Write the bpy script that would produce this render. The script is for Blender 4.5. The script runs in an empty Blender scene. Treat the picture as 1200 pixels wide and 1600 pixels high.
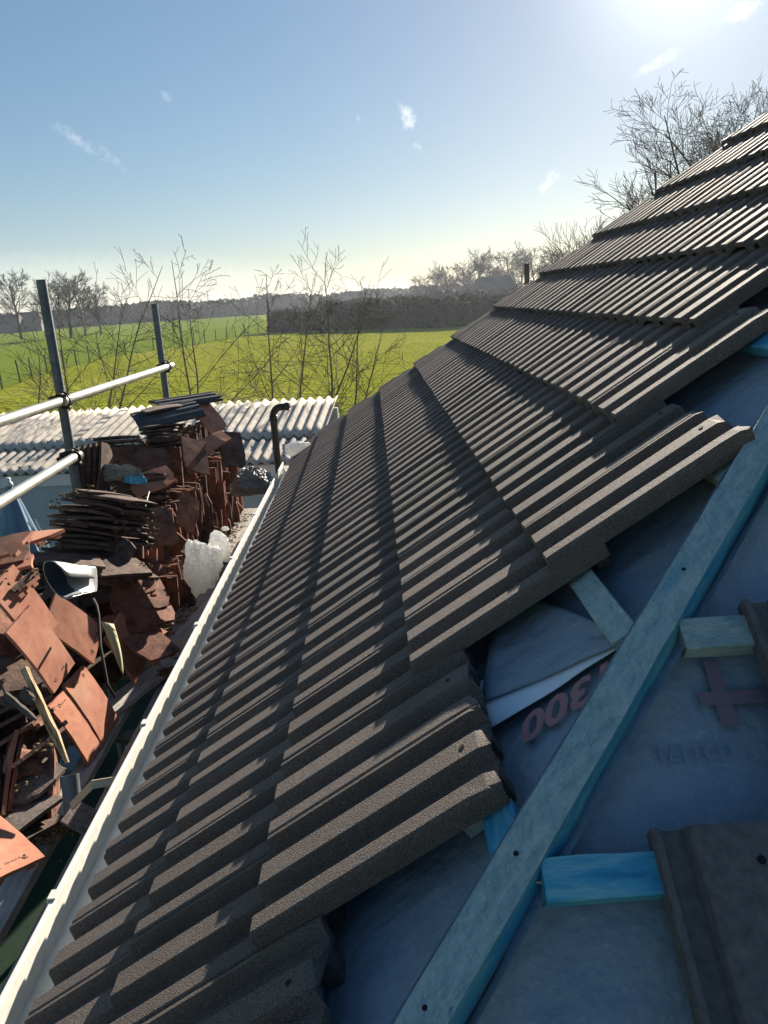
import bpy, bmesh, math, random
from mathutils import Vector as V, Matrix as M, noise
import numpy as np
random.seed(7)
S = bpy.context.scene
COL = S.collection
R = math.radians

# ------------------------------------------------------------------ camera
FX, CAM = 1240.0, V((0.9163, -0.8860, 1.3087))
PITCH, YAW, ROLL = 0.26481, 0.00162, -0.06283
cp, sp, cy, sy = math.cos(PITCH), math.sin(PITCH), math.cos(YAW), math.sin(YAW)
hdir, rdir, up0 = V((sy, cy, 0)), V((cy, -sy, 0)), V((0, 0, 1))
FWD = hdir * cp - up0 * sp
UP = hdir * sp + up0 * cp
c_, s_ = math.cos(ROLL), math.sin(ROLL)
RT, UPV = rdir * c_ + UP * s_, UP * c_ - rdir * s_
cam = bpy.data.cameras.new('camera')
cam.sensor_fit = 'HORIZONTAL'; cam.sensor_width = 36.0; cam.lens = 36.0 * FX / 1200.0
cam.clip_start = 0.05; cam.clip_end = 6000
co = bpy.data.objects.new('camera', cam); COL.objects.link(co)
co.matrix_world = M(((RT.x, UPV.x, -FWD.x, CAM.x), (RT.y, UPV.y, -FWD.y, CAM.y), (RT.z, UPV.z, -FWD.z, CAM.z), (0, 0, 0, 1)))
S.camera = co

def ray(px, py):
    return RT * ((px - 600) / FX) + UPV * ((800 - py) / FX) + FWD
def at(px, py, d):                      # world point seen at a photo position, d metres into the scene
    return CAM + ray(px, py) * d
def atz(px, py, z):
    r = ray(px, py); return CAM + r * ((z - CAM.z) / r.z)

# ------------------------------------------------------------------ light
SUN_EL, SUN_AZ = R(19.7), R(20.5)
w = bpy.data.worlds.new('World'); S.world = w; w.use_nodes = True
nt = w.node_tree; nt.nodes.clear()
def N(t, nt_=None, **kw):
    n = (nt_ or nt).nodes.new(t)
    for k, v in kw.items():
        setattr(n, k, v)
    return n
out = N('ShaderNodeOutputWorld'); bg = N('ShaderNodeBackground')
sky = N('ShaderNodeTexSky'); sky.sky_type = 'NISHITA'; sky.sun_disc = False
sky.sun_elevation = SUN_EL; sky.sun_rotation = SUN_AZ
sky.air_density = 1.0; sky.dust_density = 0.22; sky.ozone_density = 3.2; sky.altitude = 20
bg.inputs['Strength'].default_value = 0.063
tc = N('ShaderNodeTexCoord')
nz = N('ShaderNodeTexNoise'); nz.inputs['Scale'].default_value = 75; nz.inputs['Detail'].default_value = 8; nz.inputs['Roughness'].default_value = .68
nt.links.new(tc.outputs['Generated'], nz.inputs['Vector'])
def vmath(op, a, b=None):
    n = N('ShaderNodeVectorMath'); n.operation = op
    for i, x in enumerate((a, b)):
        if x is None: continue
        if isinstance(x, (tuple, V)): n.inputs[i].default_value = tuple(x)
        else: nt.links.new(x, n.inputs[i])
    return n.outputs['Value'] if op == 'DOT_PRODUCT' else n.outputs['Vector']
def fmath(op, a, b=None, c=None, clamp=False):
    n = N('ShaderNodeMath'); n.operation = op; n.use_clamp = clamp
    for i, x in enumerate((a, b, c)):
        if x is None: continue
        if isinstance(x, (int, float)): n.inputs[i].default_value = x
        else: nt.links.new(x, n.inputs[i])
    return n.outputs[0]
gm = N('ShaderNodeGamma'); gm.inputs['Gamma'].default_value = 0.67
nt.links.new(sky.outputs['Color'], gm.inputs['Color'])
hsv = N('ShaderNodeHueSaturation'); hsv.inputs['Saturation'].default_value = 1.26
nt.links.new(gm.outputs['Color'], hsv.inputs['Color'])
skycol = hsv.outputs['Color']
def wisp(px, py, a, b, ang, strength, thr=.64):
    """a small wind-torn cloud in the direction of one point of the sky; a, b half sizes in radians"""
    global skycol
    d = ray(px, py).normalized()
    h = V((d.y, -d.x, 0)).normalized(); v = h.cross(d).normalized()
    e1 = h * math.cos(ang) + v * math.sin(ang); e2 = v * math.cos(ang) - h * math.sin(ang)
    dv = tc.outputs['Generated']
    u1 = fmath('DIVIDE', vmath('DOT_PRODUCT', dv, e1), a); u2 = fmath('DIVIDE', vmath('DOT_PRODUCT', dv, e2), b)
    r2 = fmath('ADD', fmath('MULTIPLY', u1, u1), fmath('MULTIPLY', u2, u2))
    m = fmath('SUBTRACT', 1.0, r2, clamp=True)
    fr = fmath('GREATER_THAN', vmath('DOT_PRODUCT', dv, d), 0.0)
    k = fmath('MULTIPLY', fmath('SUBTRACT', nz.outputs['Fac'], fmath('SUBTRACT', thr, fmath('MULTIPLY', m, .30))), 2.6, clamp=True)
    fac = fmath('MULTIPLY', fmath('MULTIPLY', fmath('MULTIPLY', k, m), fr), strength)
    mx = N('ShaderNodeMixRGB'); nt.links.new(fac, mx.inputs['Fac']); nt.links.new(skycol, mx.inputs['Color1'])
    mx.inputs['Color2'].default_value = (10.0, 9.8, 9.5, 1)
    skycol = mx.outputs['Color']
wisp(135, 225, .062, .010, R(-32), .30)
wisp(261, 152, .010, .006, R(-40), .3)
wisp(637, 184, .013, .022, R(20), .7)
wisp(652, 229, .012, .006, R(-30), .35)
wisp(560, 187, .004, .008, R(0), .4)
wisp(858, 283, .022, .011, R(42), .6)
wisp(1025, 100, .04, .010, R(24), .4)
wisp(1165, 14, .03, .014, R(20), .6)
wisp(120, 450, .42, .045, R(-3), .16, .30)
sdv = (math.sin(SUN_AZ) * math.cos(SUN_EL), math.cos(SUN_AZ) * math.cos(SUN_EL), math.sin(SUN_EL))
au = fmath('POWER', fmath('MAXIMUM', vmath('DOT_PRODUCT', tc.outputs['Generated'], sdv), 0.0), 240.0)
ag = N('ShaderNodeMixRGB'); ag.blend_type = 'ADD'; ag.inputs['Color2'].default_value = (4.0, 4.1, 4.2, 1)
nt.links.new(au, ag.inputs['Fac']); nt.links.new(skycol, ag.inputs['Color1']); skycol = ag.outputs['Color']
nt.links.new(skycol, bg.inputs['Color']); nt.links.new(bg.outputs[0], out.inputs['Surface'])

sl = bpy.data.lights.new('sun', 'SUN'); sl.energy = 5.0; sl.angle = R(.53); sl.color = (1.0, .90, .76)
so = bpy.data.objects.new('sun', sl); COL.objects.link(so)
sd = V((math.sin(SUN_AZ) * math.cos(SUN_EL), math.cos(SUN_AZ) * math.cos(SUN_EL), math.sin(SUN_EL)))
so.rotation_euler = sd.to_track_quat('Z', 'Y').to_euler(); so.location = (6, 20, 12)
S.view_settings.view_transform = 'Standard'; S.view_settings.look = 'None'; S.view_settings.gamma = 1
S.view_settings.exposure = 1.45; S.view_settings.use_curve_mapping = False

# ------------------------------------------------------------------ helpers
def tag(o, label=None, cat=None, group=None, kind=None):
    if label: o['label'] = label
    if cat: o['category'] = cat
    if group: o['group'] = group
    if kind: o['kind'] = kind
    return o
def link(name, me, mat=None, parent=None, mw=None):
    o = bpy.data.objects.new(name, me); COL.objects.link(o)
    if mat is not None and me is not None:
        me.materials.clear(); me.materials.append(mat)
    if parent is not None: o.parent = parent
    if mw is not None: o.matrix_world = mw if parent is None else mw
    return o
def empty(name, loc=(0, 0, 0)):
    o = bpy.data.objects.new(name, None); COL.objects.link(o); o.location = loc; o.empty_display_size = .1
    return o
def mesh(vs, fs, name='m', smooth=False):
    me = bpy.data.meshes.new(name); me.from_pydata([tuple(v) for v in vs], [], fs); me.update()
    if smooth: me.polygons.foreach_set('use_smooth', [True] * len(me.polygons))
    return me
class MB:
    def __init__(s): s.v = []; s.f = []
    def add(s, vs, fs):
        b = len(s.v); s.v += [tuple(v) for v in vs]; s.f += [tuple(i + b for i in f) for f in fs]; return s
    def box(s, c, sz, m=None, jit=0):
        x, y, z = sz[0] / 2, sz[1] / 2, sz[2] / 2
        vs = [V((a * x, b * y, d * z)) for d in (-1, 1) for b in (-1, 1) for a in (-1, 1)]
        if jit: vs = [v + V((random.uniform(-jit, jit), random.uniform(-jit, jit), random.uniform(-jit, jit))) for v in vs]
        vs = [(m @ v if m else v) + V(c) for v in vs]
        return s.add(vs, [(0, 2, 3, 1), (4, 5, 7, 6), (0, 1, 5, 4), (2, 6, 7, 3), (0, 4, 6, 2), (1, 3, 7, 5)])
    def tube(s, pts, rad, n=8, cap=True):
        pts = [V(p) for p in pts]; rads = rad if isinstance(rad, (list, tuple)) else [rad] * len(pts)
        rings = []; ref = None
        for i, p in enumerate(pts):
            t = (pts[min(i + 1, len(pts) - 1)] - pts[max(i - 1, 0)]).normalized()
            if ref is None: ref = V((1, 0, 0)) if abs(t.x) < .9 else V((0, 1, 0))
            a = (ref - t * ref.dot(t))
            if a.length < 1e-6: a = t.orthogonal()
            a.normalize(); ref = a
            b = t.cross(a)
            rings.append([p + (a * math.cos(2 * math.pi * k / n) + b * math.sin(2 * math.pi * k / n)) * rads[i] for k in range(n)])
        vs = [v for r in rings for v in r]; fs = []
        for i in range(len(pts) - 1):
            for k in range(n):
                fs.append((i * n + k, i * n + (k + 1) % n, (i + 1) * n + (k + 1) % n, (i + 1) * n + k))
        if cap:
            fs.append(tuple(reversed(range(n)))); fs.append(tuple(range((len(pts) - 1) * n, len(pts) * n)))
        return s.add(vs, fs)
    def pipe(s, p0, p1, r, ri, n=20):
        """open tube with a wall"""
        p0, p1 = V(p0), V(p1); t = (p1 - p0).normalized(); a = t.orthogonal().normalized(); b = t.cross(a)
        ring = lambda p, q: [p + (a * math.cos(2 * math.pi * k / n) + b * math.sin(2 * math.pi * k / n)) * q for k in range(n)]
        vs = ring(p0, r) + ring(p1, r) + ring(p1, ri) + ring(p0, ri); fs = []
        for j in range(4):
            for k in range(n):
                fs.append((j * n + k, j * n + (k + 1) % n, ((j + 1) % 4) * n + (k + 1) % n, ((j + 1) % 4) * n + k))
        return s.add(vs, fs)
    def me(s, name='m', smooth=False): return mesh(s.v, s.f, name, smooth)
    def build(s, name, mat, parent=None, smooth=False, bev=0):
        o = link(name, s.me(name, smooth), mat, parent)
        if bev:
            b = o.modifiers.new('bevel', 'BEVEL'); b.width = bev; b.segments = 2; b.limit_method = 'ANGLE'; b.angle_limit = R(40)
        return o
def frame(x, y, z, p):
    m = M.Identity(4)
    for i, c in enumerate((x, y, z, p)):
        for j in range(3): m[j][i] = c[j]
    return m
def basis(ydir, nrm, pos):
    y = V(ydir).normalized(); n = V(nrm); n = (n - y * n.dot(y)).normalized(); return frame(y.cross(n), y, n, V(pos))

# ------------------------------------------------------------------ materials
def mat(name, cols, scale=8, detail=5, rough=.8, bump=0, bscale=None, bdist=.01, metallic=0, coord='Object', stretch=None,
        second=None, rnd=0.0, spec=.3, ramp=(.3, .7), trans=0):
    """cols: list of colours spread over a noise; second: (scale, lo, hi, colour) an overlay of patches"""
    m = bpy.data.materials.new(name); m.use_nodes = True; t = m.node_tree; L = t.links
    b = t.nodes['Principled BSDF']; b.inputs['Roughness'].default_value = rough; b.inputs['Metallic'].default_value = metallic
    b.inputs['Specular IOR Level'].default_value = spec
    tcn = t.nodes.new('ShaderNodeTexCoord'); src = tcn.outputs[coord]
    oi = t.nodes.new('ShaderNodeObjectInfo')
    mp = t.nodes.new('ShaderNodeMapping'); L.new(src, mp.inputs['Vector'])
    if stretch: mp.inputs['Scale'].default_value = stretch
    ad = t.nodes.new('ShaderNodeVectorMath'); ad.operation = 'ADD'; L.new(mp.outputs[0], ad.inputs[0])
    ml = t.nodes.new('ShaderNodeMath'); ml.operation = 'MULTIPLY'; ml.inputs[1].default_value = 37.0; L.new(oi.outputs['Random'], ml.inputs[0])
    if coord == 'Object': L.new(ml.outputs[0], ad.inputs[1])
    vec = ad.outputs[0]
    n = t.nodes.new('ShaderNodeTexNoise'); n.inputs['Scale'].default_value = scale; n.inputs['Detail'].default_value = detail; n.inputs['Roughness'].default_value = .65
    L.new(vec, n.inputs['Vector'])
    cr = t.nodes.new('ShaderNodeValToRGB'); L.new(n.outputs['Fac'], cr.inputs['Fac'])
    e = cr.color_ramp.elements; e[0].position = ramp[0]; e[1].position = ramp[1]
    e[0].color = (*cols[0], 1); e[1].color = (*cols[-1], 1)
    for i, c in enumerate(cols[1:-1]):
        x = e.new(ramp[0] + (ramp[1] - ramp[0]) * (i + 1) / (len(cols) - 1)); x.color = (*c, 1)
    col = cr.outputs['Color']
    for sc in (second or []):
        n2 = t.nodes.new('ShaderNodeTexNoise'); n2.inputs['Scale'].default_value = sc[0]; n2.inputs['Detail'].default_value = 6; n2.inputs['Roughness'].default_value = .7
        L.new(vec, n2.inputs['Vector'])
        mr = t.nodes.new('ShaderNodeMapRange'); mr.inputs['From Min'].default_value = sc[1]; mr.inputs['From Max'].default_value = sc[2]; L.new(n2.outputs['Fac'], mr.inputs['Value'])
        mx = t.nodes.new('ShaderNodeMixRGB'); L.new(mr.outputs[0], mx.inputs['Fac']); L.new(col, mx.inputs['Color1']); mx.inputs['Color2'].default_value = (*sc[3], 1)
        col = mx.outputs['Color']
    if rnd:
        hs = t.nodes.new('ShaderNodeHueSaturation'); mr = t.nodes.new('ShaderNodeMapRange'); mr.inputs['To Min'].default_value = 1 - rnd; mr.inputs['To Max'].default_value = 1 + rnd
        L.new(oi.outputs['Random'], mr.inputs['Value']); L.new(mr.outputs[0], hs.inputs['Value']); L.new(col, hs.inputs['Color']); col = hs.outputs['Color']
    L.new(col, b.inputs['Base Color'])
    if bump:
        n3 = t.nodes.new('ShaderNodeTexNoise'); n3.inputs['Scale'].default_value = bscale or scale * 3; n3.inputs['Detail'].default_value = 6; L.new(vec, n3.inputs['Vector'])
        bm = t.nodes.new('ShaderNodeBump'); bm.inputs['Strength'].default_value = bump; bm.inputs['Distance'].default_value = bdist
        L.new(n3.outputs['Fac'], bm.inputs['Height']); L.new(bm.outputs[0], b.inputs['Normal'])
    if trans:
        tr = t.nodes.new('ShaderNodeBsdfTranslucent'); L.new(col, tr.inputs['Color'])
        ms = t.nodes.new('ShaderNodeMixShader'); ms.inputs[0].default_value = trans
        L.new(b.outputs[0], ms.inputs[1]); L.new(tr.outputs[0], ms.inputs[2]); L.new(ms.outputs[0], t.nodes['Material Output'].inputs['Surface'])
    return m
MT = {}
MT['concrete'] = mat('concrete_tile', [(.070, .058, .055), (.165, .132, .117), (.37, .295, .245)], scale=620, detail=3, rough=.75, spec=.22, bump=1.0, bscale=560, bdist=.0045, ramp=(.34, .70), rnd=.17, second=[(7, .54, .8, (.22, .185, .16)), (3, .60, .8, (.11, .09, .08))])
MT['concrete_smooth'] = mat('concrete_smooth', [(.075, .068, .07), (.115, .104, .104), (.15, .138, .13)], scale=60, detail=6, rough=.8, bump=.4, bscale=240, bdist=.0012, second=[(9, .56, .8, (.13, .12, .115))])
MT['hole'] = mat('hole_dark', [(.006, .006, .006), (.012, .01, .01)], scale=50)
MT['membrane'] = mat('underlay_membrane', [(.175, .235, .295), (.23, .29, .345)], scale=5, rough=.46, bump=.8, bscale=6, bdist=.045, spec=.4, second=[(3.2, .52, .8, (.30, .36, .42)), (160, .52, .8, (.30, .36, .41)), (26, .64, .72, (.32, .38, .43))])
MT['membrane_pale'] = mat('underlay_underside', [(.62, .70, .78), (.70, .76, .83)], scale=12, rough=.6, bump=.15, bscale=200, bdist=.0006)
MT['print_red'] = mat('print_red', [(.30, .13, .14), (.36, .18, .18)], scale=60, rough=.6)
MT['print_maroon'] = mat('print_maroon', [(.17, .12, .17), (.21, .15, .19)], scale=60, rough=.6)
MT['print_dark'] = mat('print_dark', [(.14, .21, .29), (.17, .24, .32)], scale=60, rough=.6)
MT['batten'] = mat('treated_batten', [(.19, .31, .34), (.32, .43, .44), (.47, .54, .52)], scale=16, detail=7, rough=.78, bump=1.0, bscale=70, bdist=.004, stretch=(2, 5, 5), second=[(4, .60, .78, (.06, .28, .44)), (30, .58, .75, (.50, .58, .54)), (12, .66, .74, (.11, .2, .24))], rnd=.12)
MT['batten_blue'] = mat('treated_batten_blue', [(.015, .19, .38), (.06, .33, .50), (.22, .46, .52)], scale=11, detail=6, rough=.6, bump=.5, bscale=90, bdist=.002, stretch=(1, 7, 7))
MT['batten_side'] = mat('treated_batten_edge', [(.02, .16, .27), (.06, .26, .36), (.16, .36, .40)], scale=9, detail=6, rough=.7, bump=.6, bscale=90, bdist=.002, stretch=(1, 7, 7), second=[(4, .52, .62, (.015, .19, .40))])
MT['pvc'] = mat('white_pvc', [(.66, .64, .57), (.73, .71, .64)], scale=9, rough=.4, spec=.5, second=[(26, .56, .8, (.5, .46, .38)), (7, .58, .75, (.6, .57, .49))])
MT['galv'] = mat('galvanised_tube', [(.30, .30, .26), (.42, .42, .37), (.52, .51, .44)], scale=9, rough=.42, metallic=.55, stretch=(1, 1, 1), second=[(30, .58, .75, (.25, .23, .2))])
MT['galv_dark'] = mat('galvanised_dull', [(.10, .115, .13), (.17, .19, .21)], scale=14, rough=.55, metallic=.5, second=[(30, .55, .75, (.25, .26, .27))])
MT['coupler'] = mat('black_coupler', [(.015, .014, .013), (.05, .04, .03)], scale=40, rough=.6, metallic=.4)
MT['clay'] = mat('clay_weathered', [(.075, .038, .027), (.19, .082, .053), (.29, .128, .082)], scale=16, rough=.9, bump=.6, bscale=90, bdist=.003, rnd=.35, second=[(22, .52, .68, (.035, .028, .022)), (13, .60, .72, (.16, .125, .07))])
MT['clay_dark'] = mat('clay_sooty', [(.036, .027, .023), (.095, .06, .048), (.17, .105, .078)], scale=16, rough=.92, bump=.6, bscale=90, bdist=.003, rnd=.3, second=[(18, .58, .7, (.15, .12, .06)), (30, .6, .7, (.15, .12, .09))])
MT['clay_red'] = mat('clay_red', [(.33, .12, .07), (.44, .18, .11), (.52, .25, .16)], scale=10, rough=.85, bump=.35, bscale=140, bdist=.0012, rnd=.12, second=[(7, .55, .75, (.34, .20, .13)), (40, .64, .75, (.16, .07, .05))])
MT['clay_stone'] = mat('clay_grey_worn', [(.07, .055, .05), (.15, .12, .105), (.24, .19, .165)], scale=60, rough=.9, bump=.6, bscale=120, bdist=.002, rnd=.2)
MT['moss'] = mat('moss_lumps', [(.05, .036, .02), (.16, .11, .05), (.30, .22, .11)], scale=60, rough=1, bump=1, bscale=150, bdist=.004, ramp=(.35, .65))
MT['board'] = mat('weathered_board', [(.26, .24, .22), (.42, .385, .345), (.55, .51, .455)], scale=10, detail=7, rough=.9, bump=.6, bscale=60, bdist=.002, stretch=(6, 1, 6), second=[(9, .58, .75, (.035, .03, .025))], rnd=.2)
MT['wood_raw'] = mat('split_wood', [(.30, .19, .09), (.48, .33, .18), (.58, .44, .27)], scale=16, detail=6, rough=.8, bump=.7, bscale=80, bdist=.003, stretch=(6, 1, 6), second=[(12, .5, .65, (.10, .06, .035))])
MT['wood_pale'] = mat('pale_batten_wood', [(.38, .30, .21), (.50, .42, .31)], scale=20, rough=.8, stretch=(5, 1, 5))
MT['plastic'] = mat('thin_white_plastic', [(.86, .86, .83), (.93, .93, .91)], scale=10, rough=.35, spec=.5, trans=.4)
MT['plastic_grey'] = mat('dusty_plastic', [(.22, .23, .22), (.34, .34, .32)], scale=14, rough=.5, trans=.2, second=[(25, .5, .7, (.12, .10, .08))])
MT['lead'] = mat('dull_lead', [(.34, .35, .36), (.46, .47, .48)], scale=8, rough=.38, metallic=.65)
MT['lining_shade'] = mat('flashing_painted_shade', [(.03, .045, .07), (.05, .07, .10)], scale=9, rough=.7)  # shade inside the curled lead, put into the colour
MT['pipe_grey'] = mat('grey_pipe', [(.10, .12, .13), (.15, .17, .18)], scale=20, rough=.45)
MT['pipe_black'] = mat('black_pipe', [(.012, .013, .015), (.02, .02, .022)], scale=20, rough=.4)
MT['asbestos'] = mat('fibre_cement', [(.40, .35, .28), (.54, .48, .40), (.62, .56, .48)], scale=7, rough=.9, bump=.3, bscale=60, bdist=.003, second=[(14, .64, .80, (.34, .31, .25)), (40, .66, .78, (.3, .28, .23))], rnd=.1)
MT['shed_wall'] = mat('painted_shed_wall', [(.33, .40, .44), (.40, .47, .50)], scale=5, rough=.7)
MT['white_board'] = mat('white_board', [(.6, .62, .62), (.7, .7, .7)], scale=7, rough=.6)
MT['parasol'] = mat('blue_canvas', [(.13, .22, .32), (.17, .27, .37)], scale=9, rough=.85, bump=.2, bscale=200, bdist=.001)
MT['brick'] = mat('house_brick', [(.20, .10, .07), (.30, .16, .11)], scale=12, rough=.9, bump=.4)
MT['soil_wood'] = mat('fascia_white', [(.7, .7, .68), (.78, .78, .76)], scale=6, rough=.5)
MT['yellowed'] = mat('yellowed_plastic', [(.40, .38, .22), (.52, .50, .33)], scale=14, rough=.5, trans=.2)
MT['bark'] = mat('bark', [(.05, .042, .035), (.12, .10, .085)], scale=9, rough=.95)
MT['twig'] = mat('twig', [(.05, .04, .033), (.11, .09, .07)], scale=9, rough=.9)
MT['far_twig'] = mat('far_twig', [(.065, .055, .045), (.12, .10, .085)], scale=.5, rough=.95, coord='Generated')
MT['evergreen'] = mat('evergreen_leaves', [(.022, .035, .018), (.05, .065, .03)], scale=.35, rough=.9, coord='Object')
MT['hedge'] = mat('hedge_leaves', [(.02, .03, .014), (.045, .055, .022), (.075, .075, .03)], scale=.6, rough=.9, coord='Object')
MT['hedge_brown'] = mat('hedge_brown_leaves', [(.07, .045, .03), (.14, .09, .055)], scale=.6, rough=.9, coord='Object')
MT['post'] = mat('fence_post', [(.07, .06, .05), (.13, .115, .10)], scale=6, rough=.9)
MT['field'] = mat('pasture', [(.165, .185, .018), (.21, .225, .026), (.255, .25, .05)], scale=.09, detail=8, rough=.95, bump=1.0, bscale=1.6, bdist=.35, second=[(.5, .56, .78, (.145, .165, .018)), (2.5, .58, .78, (.25, .235, .08)), (.18, .58, .70, (.20, .19, .05))], coord='Object', spec=0)
MT['crop'] = mat('winter_wheat', [(.115, .165, .018), (.145, .19, .026)], scale=.05, detail=6, rough=.95, bump=.8, bscale=2, bdist=.2, coord='Object', spec=0)
MT['grass'] = mat('grass_blades', [(.15, .19, .01), (.20, .235, .02)], scale=.3, rough=.9, spec=.1, trans=.5, coord='Object')
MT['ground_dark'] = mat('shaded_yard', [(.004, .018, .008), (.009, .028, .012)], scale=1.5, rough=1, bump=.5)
MT['houseroof'] = mat('far_roof', [(.07, .06, .06), (.10, .085, .08)], scale=.5, rough=.9)
MT['render_wall'] = mat('far_wall', [(.10, .09, .085), (.14, .125, .115)], scale=.5, rough=.9)

# ------------------------------------------------------------------ land
GZ = -2.5
g = MB(); g.add([(-4000, -200, GZ), (4000, -200, GZ), (4000, 5000, GZ), (-4000, 5000, GZ)], [(0, 1, 2, 3)])
tag(g.build('ground', MT['field']), 'open green pasture running out to the hedges', 'ground', kind='structure')
# the winter crop beyond the wire fence: a sheet just above the pasture
FEN = [(-17.5, 30.0), (-21.8, 53), (-22.9, 70), (-21.0, 80), (-18.0, 86), (-15.2, 103), (-13.2, 113)]
crop = MB(); z = GZ + .03
pts = [(x, y, z) for x, y in FEN] + [(-14, 118, z), (-40, 300, z), (-400, 420, z), (-900, 420, z), (-900, 20, z)]
crop.add(pts, [tuple(range(len(pts)))])
tag(crop.build('crop_field', MT['crop']), 'darker green crop field beyond the wire fence', 'field', kind='structure')
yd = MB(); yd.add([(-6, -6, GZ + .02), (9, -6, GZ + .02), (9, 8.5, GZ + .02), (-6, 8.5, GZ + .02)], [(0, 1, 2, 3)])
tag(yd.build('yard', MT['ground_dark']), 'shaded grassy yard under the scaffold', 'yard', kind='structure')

# ------------------------------------------------------------------ the house and its hipped roof
AL = 0.63366; G = 0.29264; P = 0.1
ca, sa, ta = math.cos(AL), math.sin(AL), math.tan(AL)
HK, HF = 1.172, 5.72
def RP(s, y, h): return V((s * ca - h * sa, y, s * sa + h * ca))       # main slope
def HP(s, x, h): return V((x, s * ca - h * sa - HK, s * sa + h * ca))  # hip end slope
LM, WM, NM = V((ca, 0, sa)), V((0, 1, 0)), V((-sa, 0, ca))
LH, WH, NH = V((0, ca, sa)), V((-1, 0, 0)), V((0, -sa, ca))
house = empty('house', (3.4, 2.3, GZ))
tag(house, 'house with a half tiled hipped roof, brown ribbed tiles and blue underlay', 'house')
def hp(name, me, mt, mw=None, parent=None):
    o = link(name, me, mt); o.parent = parent or house
    pm = house.matrix_world if parent is None else parent.matrix_world
    bpy.context.view_layer.update() if False else None
    return o
HINV = M.Translation(-V((3.4, 2.3, GZ)))
def put(o, mw, parent=house, pinv=HINV):
    o.parent = parent; o.matrix_parent_inverse = pinv; o.matrix_basis = mw; return o
def hbuild(mb, name, mt, smooth=False, bev=0, mw=None):
    o = mb.build(name, mt, None, smooth, bev); return put(o, mw or M.Identity(4))

# underlay: four membrane planes with a slight sag between the rafters
HU = -.097
def membrane(f, s0, s1, u0, u1, lo, hi, ns, nu, sag):
    mb = MB()
    for i in range(ns + 1):
        s = s0 + (s1 - s0) * i / ns
        a, b = max(u0, lo(s)), min(u1, hi(s))
        for j in range(nu + 1):
            u = a + (b - a) * j / nu
            h = HU - sag * (.5 - .5 * math.cos(2 * math.pi * u / .6)) + .004 * noise.noise(V((s * 2.1, u * 1.7, 3))) + .0035 * noise.noise(V(((s + u) * 7, (s - u) * 2.2, 5)))
            if j in (0, nu): h = HU
            mb.v.append(tuple(f(s, u, h)))
    for i in range(ns):
        for j in range(nu):
            k = i * (nu + 1) + j; mb.f.append((k, k + 1, k + nu + 2, k + nu + 1))
    return mb
s_ridge = (HF + HK) / 2 / ca
und = hbuild(membrane(RP, .3, s_ridge, -9, 99, lambda s: s * ca - HK, lambda s: HF - s * ca, 110, 170, .010), 'underlay', MT['membrane'], True)
hbuild(membrane(HP, .3, s_ridge, -9, 99, lambda s: s * ca, lambda s: 2 * 3.45 - s * ca, 110, 170, .010), 'underlay', MT['membrane'], True)
b = MB()
r0 = V((HF + HK, 0, 0)) / 2
def corner(x, y, s): return (x, y, s * sa + HU / ca)
rx, ry, rz = (HF + HK) / 2, (HF - HK) / 2, (HF + HK) / 2 * ta + HU / ca
e = .26
b.add([(e, HF - e, e * ta + HU / ca), (6.6, HF - e, e * ta + HU / ca), (rx, ry, rz)], [(0, 1, 2)])
b.add([(6.6, HF - e, e * ta + HU / ca), (6.6, e - HK, e * ta + HU / ca), (rx, ry, rz)], [(0, 1, 2)])
hbuild(b, 'underlay', MT['membrane'])
# walls
b = MB(); b.box((3.45, 2.27, (GZ + .0) / 2 - .05), (5.9, 5.9, -GZ + .1)); hbuild(b, 'wall', MT['brick'])
b = MB(); b.box((.335, 2.27, .085), (.02, 6.6, .16)); hbuild(b, 'fascia', MT['soil_wood'], bev=.002)
b = MB(); b.box((.43, 2.27, .0), (.17, 6.6, .012)); hbuild(b, 'soffit', MT['soil_wood'])

# one interlocking concrete tile
PT = [(.1625, -.032), (.1625, -.002), (.1610, -.0008), (.1545, -.0008), (.1470, -.024), (.1070, -.024), (.1003, -.0012), (.0980, 0), (.0570, 0), (.0547, -.0012), (.0475, -.024),
      (.0085, -.024), (.0000, -.0012), (-.0025, 0), (-.0290, 0), (-.0325, -.0015), (-.0345, -.006), (-.0345, -.033)]
PB = [(-.0270, -.033), (-.0260, -.012), (.0030, -.012), (.0130, -.036), (.0450, -.036), (.0545, -.012), (.1030, -.012), (.1130, -.036), (.1550, -.036)]
TL = .387
def tile_mesh(seed=0, rag=0.0):
    rnd = random.Random(seed); prof = PT + PB; n = len(prof)
    loops = [(0, -.0045, 0), (.004, 0, 0), (.18, 0, 0), (.340, 0, 0), (.374, -.0005, .4), (TL, -.004, 1)]
    vs = []; fs = []
    for l, dz, rg in loops:
        for i, (y, z_) in enumerate(prof):
            zz = z_ + dz * (1 if (i < len(PT) and z_ > -.02) else 0)
            if 0 < i < len(PT) - 1 and -.035 < zz: zz = max(zz, -.0345)
            q = rag * rg
            vs.append((l + rnd.uniform(-1, 1) * q, y + rnd.uniform(-.3, .3) * q, zz + rnd.uniform(-1, .4) * q * .6))
    for k in range(len(loops) - 1):
        for i in range(n):
            a, b_ = k * n + i, k * n + (i + 1) % n
            fs.append((a, b_, b_ + n, a + n))
    # end faces as strips between top and bottom outline
    for base, rev in ((0, False), ((len(loops) - 1) * n, True)):
        f = tuple(base + i for i in range(n)); fs.append(tuple(reversed(f)) if not rev else f)
    nb = MB(); nb.add(vs, fs)
    for yy in (.030, .132): nb.box((TL - .014, yy, -.052), (.022, .03, .034))
    me = nb.me('roof_tile')
    me.materials.append(MT['concrete'])
    return me
TM = [tile_mesh(0), tile_mesh(1, .0005), tile_mesh(2, .001)]
TR = [tile_mesh(11, .005), tile_mesh(12, .006)]
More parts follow.
